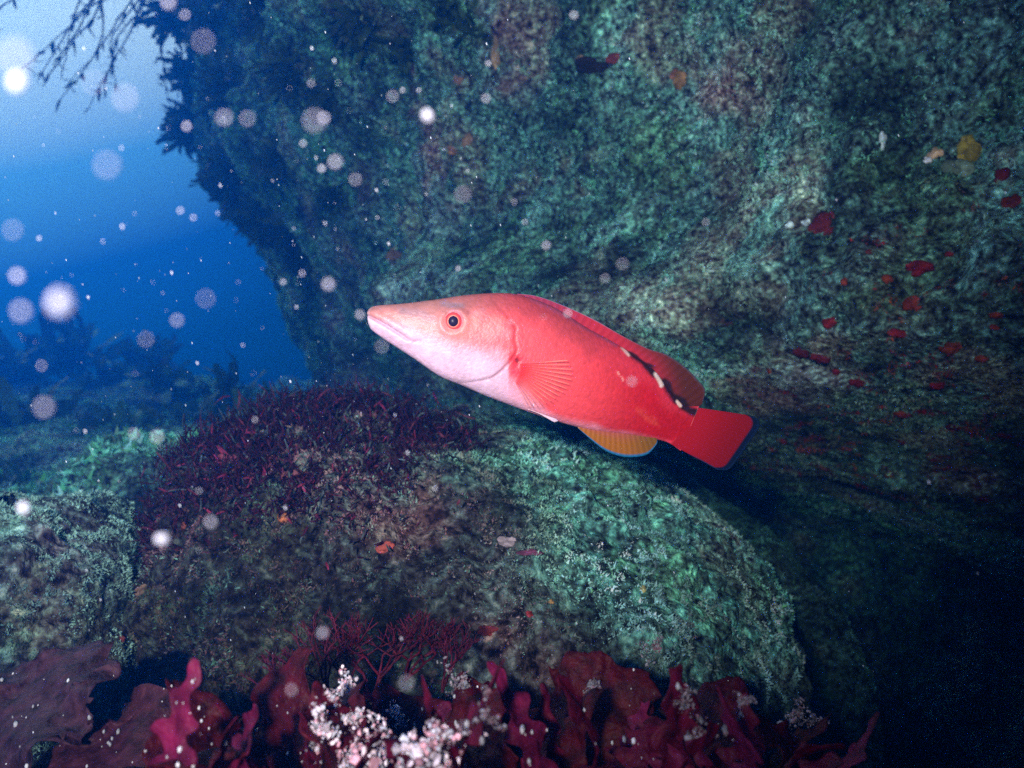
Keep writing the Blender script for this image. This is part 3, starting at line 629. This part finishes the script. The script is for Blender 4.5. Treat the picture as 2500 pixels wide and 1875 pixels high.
# ================================================================== red sponges, barnacles and crusts on the rock
def blob(n=14, m=10, flat=0.45, seed=0, rough=0.35, freq=1.6):
    u = np.linspace(0, 2 * np.pi, n, endpoint=False); v = np.linspace(-np.pi / 2, np.pi / 2, m)
    U, V_ = np.meshgrid(u, v, indexing='ij')
    p = np.stack([np.cos(V_) * np.cos(U), np.cos(V_) * np.sin(U), np.sin(V_)], -1).reshape(-1, 3)
    p = p * (1 + rough * fbm(p + seed * 3.1, freq, 3, seed))[:, None]; p[:, 2] *= flat
    return p, gridfaces(n, m, wrap_u=True)
sponge_mat = mat("sponge", rough=0.7, spec=0.15, attr=True, noise=(160, 0.4), bump=0.002, bscale=220)
def crust(name, px, py, w, h, colr, label, cat, group, targets=None, flat=0.3, seed=0, m=None, rough=0.55, n=22, mm=14):
    ht = hit(px, py, targets)
    if not ht: return None
    loc, nn = ht; y = loc.y
    nn = (nn + Vector((-loc.x, -loc.y, -loc.z)).normalized() * 0.6).normalized()
    q = np.array(nn.to_track_quat('Z', 'Y').to_matrix()); a = Acc(); r = random.Random(seed)
    ax_, ay_ = r.uniform(-.25, .25), r.uniform(-.25, .25)
    for k in range(11):                                           # overlapping lobes of one crust
        V, F = blob(12, 8, r.uniform(0.35, 0.8) * flat * 2, seed * 13 + k, rough, 2.2)
        rr_ = r.uniform(0.16, 0.34) if k else 0.36; an = r.uniform(0, 6.28); qd = 0.36 * math.sqrt(r.random()) if k else 0
        V = V * rr_ * np.array([w, h, min(w, h)]) * K * y + np.array([(math.cos(an) * qd + ax_ * qd) * w, (math.sin(an) * qd + ay_ * qd) * h, r.uniform(-.1, .06) * min(w, h)]) * K * y
        V = V @ q.T; a.add(V, F, np.array(colr) * r.uniform(0.5, 1.25) * (1 + 0.35 * fbm(V, 120, 2, seed))[:, None])
    V, F, cc = np.concatenate(a.v), np.concatenate(a.f), np.concatenate(a.c)
    o = obj(name, mesh_np(name, V, F, cc), m or sponge_mat); o.location = loc + nn * 0.001
    tag(o, label, cat, group); return o
RED = [(2013, 548, 80, 90, "large maroon sponge on the mossy ledge, highest of the red sponges"), (2165, 680, 34, 30, "small round orange red sponge at the upper rim of the dark hollow"),
       (2250, 655, 66, 50, "bright red sponge at the upper rim of the dark hollow"), (2225, 740, 50, 44, "red sponge just under the bright rim one"), (2022, 790, 44, 34, "scarlet sponge close to the fish back ridge"),
       (2185, 812, 70, 30, "wide flat red sponge in the middle of the cluster"), (1960, 860, 60, 42, "maroon sponge nearest the fish dorsal fin"), (2005, 870, 50, 54, "deep red sponge paired beside the maroon one"),
       (2325, 845, 62, 46, "rusty orange sponge, largest on the dark wall"), (2398, 875, 36, 26, "small rust red sponge beside the large rusty one"), (2085, 932, 46, 34, "red sponge below the paired sponges"),
       (2290, 938, 44, 34, "pinkish red twisted sponge in the deep shade"), (2200, 1008, 64, 44, "dim brown red sponge low in the shade"), (2205, 1078, 24, 20, "tiny bright red square sponge low in the shade"),
       (2430, 770, 44, 30, "orange red sponge near the frame edge"), (2425, 800, 26, 22, "small red sponge under the edge one"), (2060, 690, 24, 22, "tiny orange sponge over the cluster"), (2042, 905, 26, 24, "small crimson sponge between pairs"),
       (2470, 500, 52, 60, "dark red sponge high at the frame edge"), (2445, 430, 50, 60, "maroon sponge at the frame edge beside the yellow sponge"), (2320, 620, 30, 20, "small red sponge at the top of the shaded wall"), (1880, 905, 24, 18, "tiny red sponge right behind the dorsal fin"),
       (1910, 1075, 30, 20, "faint red sponge behind the tail fin"), (2330, 1040, 60, 26, "faint long red sponge deep in the hollow"), (2450, 1060, 50, 30, "faint maroon sponge deep by the frame edge"), (2120, 615, 20, 18, "tiny red dot sponge under the maroon one")]
for i, (px_, py_, w_, h_, lb) in enumerate(RED):
    cc = (0.19, 0.010, 0.010) if i % 3 else (0.24, 0.03, 0.010)
    if "maroon" in lb: cc = (0.17, 0.016, 0.02)
    if "orange" in lb or "rust" in lb: cc = (0.23, 0.036, 0.010)
    crust("sponge", px_, py_, w_ * 0.8, h_ * 0.8, cc, lb, "sponge", "red sponges on the shaded wall", (wall,), 0.28, 100 + i, rough=0.95, n=30, mm=16)
MISC = [(2372, 372, 60, 70, (0.40, 0.30, 0.05), "yellow sponge lump near the frame edge", "sponge"), (2345, 415, 66, 80, (0.22, 0.30, 0.2), "pale green sponge lump under the yellow one", "sponge"), (2283, 378, 34, 36, (0.75, 0.48, 0.28), "small orange ringed barnacle on the upper wall", "barnacle"),
        (2265, 392, 18, 18, (0.9, 0.85, 0.85), "tiny white barnacle touching the orange ringed one", "barnacle"), (2155, 340, 20, 44, (0.65, 0.75, 0.78), "pale oval shell on the upper right rock", "shell"), (1968, 543, 22, 18, (0.6, 0.72, 0.75), "pale shell beside the maroon sponge", "shell"),
        (1930, 548, 24, 20, (0.6, 0.72, 0.7), "pale shell second from the maroon sponge", "shell"), (1655, 185, 60, 30, (0.45, 0.16, 0.09), "orange brown sponge beside a dark slot high on the wall", "sponge"), (1665, 200, 34, 40, (0.42, 0.2, 0.08), "small tan sponge under the orange brown one", "sponge"),
        (1495, 142, 40, 34, (0.30, 0.05, 0.04), "dark red sponge at the end of the rock slot", "sponge"), (1440, 165, 90, 38, (0.02, 0.012, 0.014), "black elongated sea squirt on the upper wall", "sea squirt"), (1416, 145, 24, 20, (0.5, 0.28, 0.18), "tan dot sponge above the black squirt", "sponge"),
        (965, 622, 34, 44, (0.40, 0.20, 0.12), "brown orange sponge on blue rock above the fish snout", "sponge"), (1105, 365, 26, 26, (0.45, 0.20, 0.12), "rusty sponge spot on the blue green wall", "sponge"), (1140, 340, 22, 40, (0.42, 0.22, 0.14), "long rusty sponge spot on the blue green wall", "sponge"),
        (1120, 195, 22, 26, (0.45, 0.2, 0.14), "small rusty spot high on the blue green wall", "sponge"), (1210, 135, 20, 70, (0.42, 0.24, 0.14), "tan streak of sponge beside the grey wall corner", "sponge")]
for i, (px_, py_, w_, h_, cc, lb, ct) in enumerate(MISC):
    crust("sponge" if ct == "sponge" else ct.replace(" ", "_"), px_, py_, w_, h_, cc, lb, ct, "growths scattered on the upper wall", (wall,), 0.5, 200 + i, rough=0.35)
BOUL = [(940, 1335, 44, 34, (0.50, 0.10, 0.07), "reddish orange anemone blob on the big boulder face", "anemone"), (690, 1265, 36, 24, (0.5, 0.16, 0.06), "small orange sponge under the red weed", "sponge"), (450, 1285, 26, 24, (0.45, 0.12, 0.08), "small red sponge at the boulder corner", "sponge"),
        (580, 1125, 110, 36, (0.34, 0.07, 0.11), "pink crust between the red weed tufts", "crust"), (850, 1180, 80, 30, (0.30, 0.10, 0.12), "pinkish crust under the dense red weed", "crust"), (720, 1160, 80, 30, (0.30, 0.10, 0.12), "pinkish crust under the drooping weed", "crust"), (1000, 1095, 60, 26, (0.34, 0.08, 0.09), "pink crust at the inner end of the weed", "crust"),
        (1290, 1350, 70, 30, (0.36, 0.10, 0.20), "purple crust low on the boulder face", "crust"), (1240, 1325, 50, 30, (0.45, 0.36, 0.38), "pale mauve crust beside the purple one", "crust"), (1570, 1440, 22, 26, (0.7, 0.65, 0.25), "small yellow square sponge on the boulder flank", "sponge"), (1345, 1470, 16, 14, (0.6, 0.35, 0.12), "tiny orange sponge low on the boulder", "sponge"),
        (1290, 1500, 24, 20, (0.5, 0.06, 0.06), "tiny red sponge low on the boulder", "sponge"), (1190, 1540, 60, 26, (0.40, 0.05, 0.05), "dark red crust above the foreground weed", "crust"), (340, 1445, 34, 50, (0.42, 0.26, 0.18), "tan sponge on the corner of the squarish boulder", "sponge"), (295, 1560, 34, 24, (0.45, 0.10, 0.08), "red sponge low on the squarish boulder", "sponge")]
for i, (px_, py_, w_, h_, cc, lb, ct) in enumerate(BOUL):
    crust(ct, px_, py_, w_ * 0.85, h_ * 0.85, np.array(cc) * 0.6, lb, ct, "growths on the boulders", (b1s, b2s), 0.22, 300 + i, rough=0.6, n=30, mm=16)

# ================================================================== foreground red fronds
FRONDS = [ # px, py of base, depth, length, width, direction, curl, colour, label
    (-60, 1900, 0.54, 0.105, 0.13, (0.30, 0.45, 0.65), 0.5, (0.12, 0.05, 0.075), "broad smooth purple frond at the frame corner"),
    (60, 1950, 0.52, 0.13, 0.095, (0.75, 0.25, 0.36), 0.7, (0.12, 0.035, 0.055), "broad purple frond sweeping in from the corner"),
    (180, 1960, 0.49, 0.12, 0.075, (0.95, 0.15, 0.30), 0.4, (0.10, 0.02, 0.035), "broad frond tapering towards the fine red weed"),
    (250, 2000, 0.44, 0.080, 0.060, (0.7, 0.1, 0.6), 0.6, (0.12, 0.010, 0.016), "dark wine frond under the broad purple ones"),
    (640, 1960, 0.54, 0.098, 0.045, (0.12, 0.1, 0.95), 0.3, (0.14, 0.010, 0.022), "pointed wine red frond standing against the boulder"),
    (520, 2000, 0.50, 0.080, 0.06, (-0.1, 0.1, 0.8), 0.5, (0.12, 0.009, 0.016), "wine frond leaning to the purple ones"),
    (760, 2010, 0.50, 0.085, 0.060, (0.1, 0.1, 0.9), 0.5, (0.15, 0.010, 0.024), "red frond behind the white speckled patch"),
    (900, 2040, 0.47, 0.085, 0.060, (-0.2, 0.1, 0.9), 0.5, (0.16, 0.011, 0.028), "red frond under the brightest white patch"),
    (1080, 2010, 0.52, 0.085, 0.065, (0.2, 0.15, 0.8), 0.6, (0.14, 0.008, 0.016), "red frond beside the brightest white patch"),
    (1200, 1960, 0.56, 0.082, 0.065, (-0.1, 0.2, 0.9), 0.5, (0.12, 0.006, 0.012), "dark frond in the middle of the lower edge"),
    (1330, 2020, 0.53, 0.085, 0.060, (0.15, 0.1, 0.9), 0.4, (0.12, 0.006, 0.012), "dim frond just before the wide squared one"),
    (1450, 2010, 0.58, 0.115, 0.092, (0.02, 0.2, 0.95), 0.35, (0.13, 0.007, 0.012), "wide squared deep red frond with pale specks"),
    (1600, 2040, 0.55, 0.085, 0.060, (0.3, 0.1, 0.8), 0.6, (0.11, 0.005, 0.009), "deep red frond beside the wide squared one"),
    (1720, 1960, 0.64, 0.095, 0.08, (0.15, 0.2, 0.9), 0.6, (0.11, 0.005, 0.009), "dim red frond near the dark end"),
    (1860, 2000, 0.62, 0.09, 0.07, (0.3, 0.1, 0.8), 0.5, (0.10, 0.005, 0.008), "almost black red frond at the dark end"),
    (1990, 2050, 0.58, 0.085, 0.06, (-0.1, 0.1, 0.9), 0.6, (0.10, 0.005, 0.008), "almost black red frond under the white flecks"),
    (700, 1920, 0.62, 0.075, 0.06, (0.3, 0.2, 0.9), 0.4, (0.10, 0.008, 0.016), "short frond behind the pointed one"),
    (1000, 1900, 0.62, 0.07, 0.06, (-0.2, 0.2, 0.9), 0.5, (0.11, 0.007, 0.016), "short frond under the fine branching weed"),
    (420, 1960, 0.56, 0.075, 0.055, (0.5, 0.2, 0.8), 0.4, (0.13, 0.010, 0.02), "short wine frond behind the tapering purple one"),
]
_rf = random.Random(31)
for k in range(40):
    x_ = 400 + k * 40 + _rf.uniform(-25, 25); y_ = _rf.uniform(0.40, 0.60)
    FRONDS.append((x_, 1990 + _rf.uniform(0, 60), y_, (_rf.uniform(0.085, 0.098) if k % 4 == 0 else _rf.uniform(0.05, 0.06) if k % 4 == 2 else _rf.uniform(0.065, 0.08)) * (y_ / 0.5), _rf.uniform(0.016, 0.032), (_rf.gauss(0, 0.45), _rf.uniform(-0.1, 0.3), 1.0), (1.1 if k % 4 == 1 else _rf.uniform(-0.3, 0.4)), (0.19, 0.008, 0.040) if k % 3 else (0.24, 0.014, 0.075),
                   ("tall " if k % 4 == 0 else "short " if k % 4 == 2 else "bent " if k % 4 == 1 else "upright ") + "narrow crimson frond in the tangle " + ("beside the purple fronds" if x_ < 600 else "before the bright sea mats" if x_ < 800 else "among the bright sea mats" if x_ < 980 else "just past the bright sea mats" if x_ < 1170 else "before the wide squared frond" if x_ < 1360 else "in front of the wide squared frond" if x_ < 1550 else "just past the wide squared frond" if x_ < 1740 else "at the dark end")))
frond_objs = []
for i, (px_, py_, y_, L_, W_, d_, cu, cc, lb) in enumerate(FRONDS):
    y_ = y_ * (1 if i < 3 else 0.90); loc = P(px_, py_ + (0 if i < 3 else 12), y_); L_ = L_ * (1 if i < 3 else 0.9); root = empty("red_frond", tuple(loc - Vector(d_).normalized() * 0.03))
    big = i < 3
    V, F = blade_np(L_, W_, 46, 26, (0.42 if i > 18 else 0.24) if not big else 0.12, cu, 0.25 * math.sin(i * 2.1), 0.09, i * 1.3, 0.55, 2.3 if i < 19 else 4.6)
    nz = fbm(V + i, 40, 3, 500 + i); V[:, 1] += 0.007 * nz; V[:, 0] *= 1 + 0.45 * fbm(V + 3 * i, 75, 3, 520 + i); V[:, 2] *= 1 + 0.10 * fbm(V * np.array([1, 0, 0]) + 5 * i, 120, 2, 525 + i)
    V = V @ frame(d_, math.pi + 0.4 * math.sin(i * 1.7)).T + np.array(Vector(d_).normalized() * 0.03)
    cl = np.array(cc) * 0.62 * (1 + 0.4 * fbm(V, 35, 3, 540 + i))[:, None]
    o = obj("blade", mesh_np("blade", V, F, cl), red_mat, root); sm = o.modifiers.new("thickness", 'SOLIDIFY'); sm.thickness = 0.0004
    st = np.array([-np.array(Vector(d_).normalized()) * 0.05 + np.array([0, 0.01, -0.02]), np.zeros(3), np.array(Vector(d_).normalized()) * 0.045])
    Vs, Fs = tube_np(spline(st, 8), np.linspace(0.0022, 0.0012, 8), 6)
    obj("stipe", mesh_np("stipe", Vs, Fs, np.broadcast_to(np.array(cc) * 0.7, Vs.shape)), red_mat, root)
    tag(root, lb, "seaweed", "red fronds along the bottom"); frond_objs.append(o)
bpy.context.view_layer.update()

# fine branching red weed
def branching(px, py, y, size, label, seed, colr=(0.10, 0.010, 0.024)):
    r = random.Random(seed); root = empty("branching_weed", tuple(P(px, py, y))); a = Acc()
    def grow(p, d, L, rad, depth):
        pts = [p]; q = p
        for k in range(4):
            d = nrm(d + np.array([r.gauss(0, .14), r.gauss(0, .14), 0.06])); q = q + d * L / 4; pts.append(q)
        V, F = tube_np(np.array(pts), np.linspace(rad, rad * 0.7, 5), 5); a.add(V, F, np.array(colr) * r.uniform(0.6, 1.4))
        if depth > 0:
            for k in range(r.choice((2, 3))):
                grow(q, nrm(d + np.array([r.gauss(0, .55), r.gauss(0, .45), r.gauss(0, .2)])), L * r.uniform(.6, .9), rad * 0.72, depth - 1)
    for k in range(4): grow(np.zeros(3), nrm(np.array([r.gauss(0, .5), r.gauss(0, .3), 1.0])), size * 0.33, size * 0.022, 4)
    obj("branches", a.mesh("branches"), red_mat, root)
    tag(root, label, "seaweed", "fine branching red weeds")
branching(900, 1720, 0.60, 0.062, "tall fine branching red weed against the boulder face", 1)
branching(990, 1660, 0.62, 0.060, "fine branching red weed beside the tall one", 2)
branching(800, 1690, 0.58, 0.050, "low bushy branching weed over the white patch", 3, (0.11, 0.014, 0.035))
branching(1080, 1690, 0.6, 0.045, "low branching weed above the brightest patch", 4, (0.10, 0.01, 0.03))
branching(700, 1760, 0.55, 0.05, "low purple branching weed by the pointed frond", 5, (0.10, 0.014, 0.04))

# white sea mat crusts on the fronds
sm_mat = mat("sea_mat", rough=0.55, spec=0.3, attr=True, noise=(300, 0.35), bump=0.002, bscale=350)
WH = [(800, 1690, 60, "small white sea mat under the branching weed"), (860, 1670, 70, "pinkish white sea mat at the head of the bright patch"), (880, 1745, 80, "white sea mat in the middle of the bright patch"), (780, 1790, 90, "ragged white sea mat on the dim side of the patch"), (950, 1800, 70, "pale sea mat between the two brightest"),
      (1000, 1840, 210, "largest and brightest white sea mat"), (1070, 1785, 80, "white sea mat edging the brightest one"), (920, 1860, 90, "lilac white sea mat at the lower edge"), (1180, 1745, 60, "grey sea mat beside the bright patch"), (1130, 1665, 60, "dim grey sea mat above the middle frond"),
      (1450, 1675, 60, "grey sea mat square on the wide frond"), (1600, 1580, 50, "pale teal sea mat at the top of the dark end"), (1720, 1790, 80, "bluish white sea mat at the dark end"), (1930, 1745, 70, "white sea mat furthest into the dark"), (1810, 1715, 50, "small grey sea mat in the dark"), (1660, 1710, 50, "grey sea mat over the dim frond"), (1990, 1755, 40, "last small pinkish sea mat before black"), (830, 1840, 110, "bright sea mat at the lower edge under the ragged one"), (980, 1750, 70, "bright sea mat over the largest one"), (1080, 1860, 90, "lilac sea mat at the lower edge beside the largest")]
sea = []
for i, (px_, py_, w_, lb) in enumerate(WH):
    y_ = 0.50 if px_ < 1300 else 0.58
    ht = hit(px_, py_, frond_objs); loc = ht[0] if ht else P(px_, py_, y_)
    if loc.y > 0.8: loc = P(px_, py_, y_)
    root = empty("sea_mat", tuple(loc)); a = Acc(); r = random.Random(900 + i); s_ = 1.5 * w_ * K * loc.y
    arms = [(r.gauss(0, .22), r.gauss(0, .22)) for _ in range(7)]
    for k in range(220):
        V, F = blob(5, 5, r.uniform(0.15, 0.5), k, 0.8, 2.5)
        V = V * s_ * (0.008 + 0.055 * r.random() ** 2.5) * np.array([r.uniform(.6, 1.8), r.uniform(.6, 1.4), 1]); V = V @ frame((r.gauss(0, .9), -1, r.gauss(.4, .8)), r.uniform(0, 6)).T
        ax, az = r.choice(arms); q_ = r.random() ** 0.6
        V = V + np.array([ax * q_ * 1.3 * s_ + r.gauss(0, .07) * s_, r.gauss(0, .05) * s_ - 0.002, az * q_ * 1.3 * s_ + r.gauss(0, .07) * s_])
        a.add(V, F, np.array(r.choice(((0.9, 0.84, 0.9), (0.8, 0.86, 0.95), (0.9, 0.78, 0.84), (0.9, 0.5, 0.58)))) * r.uniform(0.3, 1.1) * (0.32 if px_ > 1100 else 1))  # colour carries strobe glints: bright patch raised, dark end dimmed
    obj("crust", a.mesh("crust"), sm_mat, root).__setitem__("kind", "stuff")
    tag(root, lb, "sea mat", "white sea mats on the red fronds")
# pale specks of tube worms on the fronds: one mass
a = Acc(); r = random.Random(77)
for k in range(130):
    px_, py_ = (r.uniform(0, 560), r.uniform(1640, 1875)) if k < 60 else (r.gauss(1250, 480), r.uniform(1600, 1875))
    ht = hit(px_, py_, frond_objs)
    if not ht or ht[0].y > 0.85: continue
    loc, nn = ht; s_ = 0.0004 + 0.0016 * r.random() ** 3
    V, F = blob(7, 6, 0.7, k, 0.4); V = V * s_ * np.array([0.7, 1, 1.6]) + np.array(loc) - np.array(P(px_, py_, 1).normalized()) * s_ * 0.4
    a.add(V, F, np.array((0.7, 0.75, 0.78)) * r.uniform(0.4, 1.1))
tag(obj("tube_worms", a.mesh("tube_worms"), sm_mat), "scattered tiny pale tube worms dotting the red fronds", "tube worms", kind="stuff")

# ================================================================== drifting particles (marine snow)
S13 = 2500 / 2212
SN = [(35, 125, 85, 1.0), (38, 178, 44, 3.0), (272, 213, 60, .7), (233, 358, 64, .6), (440, 90, 54, .35), (205, 180, 56, .3), (28, 497, 48, .4), (38, 596, 38, 1.2), (47, 672, 52, .8), (131, 653, 58, 2.2), (97, 880, 50, .7), (485, 254, 40, .5), (535, 257, 38, .5), (680, 262, 54, .7),
      (700, 255, 30, .8), (924, 250, 26, 4.5), (725, 350, 33, 1.3), (695, 364, 19, 1.3), (768, 388, 30, .6), (1000, 420, 38, .5), (655, 310, 18, 1.0), (848, 208, 28, .5), (1050, 213, 22, .9), (1055, 137, 14, 1.2), (404, 273, 24, 1.0), (710, 614, 30, 1.3), (612, 609, 15, 1.2), (1180, 530, 20, 1.2), (1345, 570, 28, .5),
      (1307, 601, 22, .6), (778, 680, 22, 1.2), (825, 748, 32, .4), (445, 645, 44, .25), (383, 692, 32, .6), (316, 733, 38, .35), (290, 937, 27, .7), (340, 943, 32, .7), (90, 790, 28, .4), (456, 1128, 32, 1.1), (350, 1164, 28, 4.5), (52, 1097, 26, 4.0), (697, 1367, 28, 1.2), (878, 1475, 36, .9), (672, 180, 20, .5), (400, 32, 26, .5),
      (1240, 33, 20, 1.0), (630, 1490, 30, .8), (1000, 1570, 30, .6), (390, 455, 18, 1.0), (418, 470, 17, 1.0), (85, 515, 13, 1.5), (1365, 824, 24, 1.0), (1227, 677, 20, 1.0), (1102, 695, 15, 1.0), (1525, 480, 18, .8), (870, 195, 14, 1), (365, 5, 36, 1.2), (990, 580, 12, 1.5), (905, 195, 12, 1.2), (430, 1060, 18, .6), (940, 1055, 14, 1.0)]
snow_mat = mat("marine_snow", (0.74, 0.84, 0.92), 0.6, 0.2, transl=0.45)
A_mm = cam_d.lens / 1000 / cam_d.dof.aperture_fstop; foc = cam_d.dof.focus_distance
Vs0, Fs0 = blob(12, 9, 0.8, 5, 0.3); snow_me = mesh_np("marine_snow", Vs0, Fs0); snow_me.materials.append(snow_mat)
for i, (x, y, d, br) in enumerate(SN):
    px_, py_ = x * S13, y * S13; c_px = d * S13                      # blur disc in photo pixels
    inv = c_px * K / A_mm + 1 / foc; yy = max(0.06, 1 / inv)
    o = bpy.data.objects.new("marine_snow", snow_me); COL.objects.link(o)
    o.location = P(px_, py_, yy); rad = 0.5 * d * S13 * K * yy * min(0.9, (0.40 if br < 2 else 0.5) * math.sqrt(br))
    o.scale = (rad,) * 3; o.rotation_euler = (rnd.uniform(0, 6), rnd.uniform(0, 6), rnd.uniform(0, 6))
    where = "pale open water" if x < 420 and y < 560 else "blue water under the kelp" if x < 620 and y < 1050 else "blue wall" if y < 560 and x < 1080 else "green wall" if y < 620 else "fish" if x > 770 and y < 900 else "boulders"
    size = "large" if d > 45 else "medium" if d > 24 else "small"; bt_ = "glaring white" if br > 2 else "bright" if br >= 1 else "faint lilac"
    tag(o, f"{size} {bt_} drifting particle in front of the {where}", "particle", f"{size} {bt_} particles before the {where}")
# the countless tiny ones
a = Acc(); r = random.Random(5); Vt, Ft = blob(6, 5, 1.0, 2, 0.4)
for k in range(900):
    px_ = r.uniform(-200, 2700) if k % 3 else r.gauss(700, 420); py_ = r.uniform(-150, 2000) if k % 3 else r.gauss(600, 420); yy = r.uniform(0.36, 1.3) if k % 9 else r.uniform(0.25, 0.4)
    if px_ > 1500 and r.random() < 0.6: continue
    s_ = (0.00012 + 0.0004 * r.random() ** 2.5) * (0.5 + yy)
    V = (Vt * s_ * np.array([0.75, 0.8, 1.9])) @ frame((-0.3, 0, 1)).T + np.array(P(px_, py_, yy)); a.add(V, Ft, (0.9, 0.9, 0.9))
tag(obj("fine_marine_snow", a.mesh("fine_marine_snow"), snow_mat), "countless tiny white specks drifting through the water", "specks", kind="stuff")

# ================================================================== the water itself
hx0, hx1, hy0, hy1, hz0, hz1 = -4.2, 2.9, -2.2, 6.0, -1.7, 2.7
Vh = np.array([(x, y, z) for x in (hx0, hx1) for y in (hy0, hy1) for z in (hz0, hz1)], float)
Fh = np.array([(0, 1, 3, 2), (4, 6, 7, 5), (0, 4, 5, 1), (2, 3, 7, 6), (0, 2, 6, 4), (1, 5, 7, 3)])
hm = bpy.data.materials.new("water_volume"); hm.use_nodes = True; t = hm.node_tree; t.nodes.clear()
mo = t.nodes.new("ShaderNodeOutputMaterial"); pv = t.nodes.new("ShaderNodeVolumePrincipled")
pv.inputs['Color'].default_value = (0.002, 0.072, 0.33, 1); pv.inputs['Absorption Color'].default_value = (0.25, 0.66, 0.88, 1)
pv.inputs['Density'].default_value = 0.6; pv.inputs['Anisotropy'].default_value = 0.65
t.links.new(pv.outputs[0], mo.inputs['Volume'])
hz = obj("haze", mesh_np("haze", Vh, Fh, smooth=False), hm)
tag(hz, "blue sea water filling the whole scene", kind="stuff")
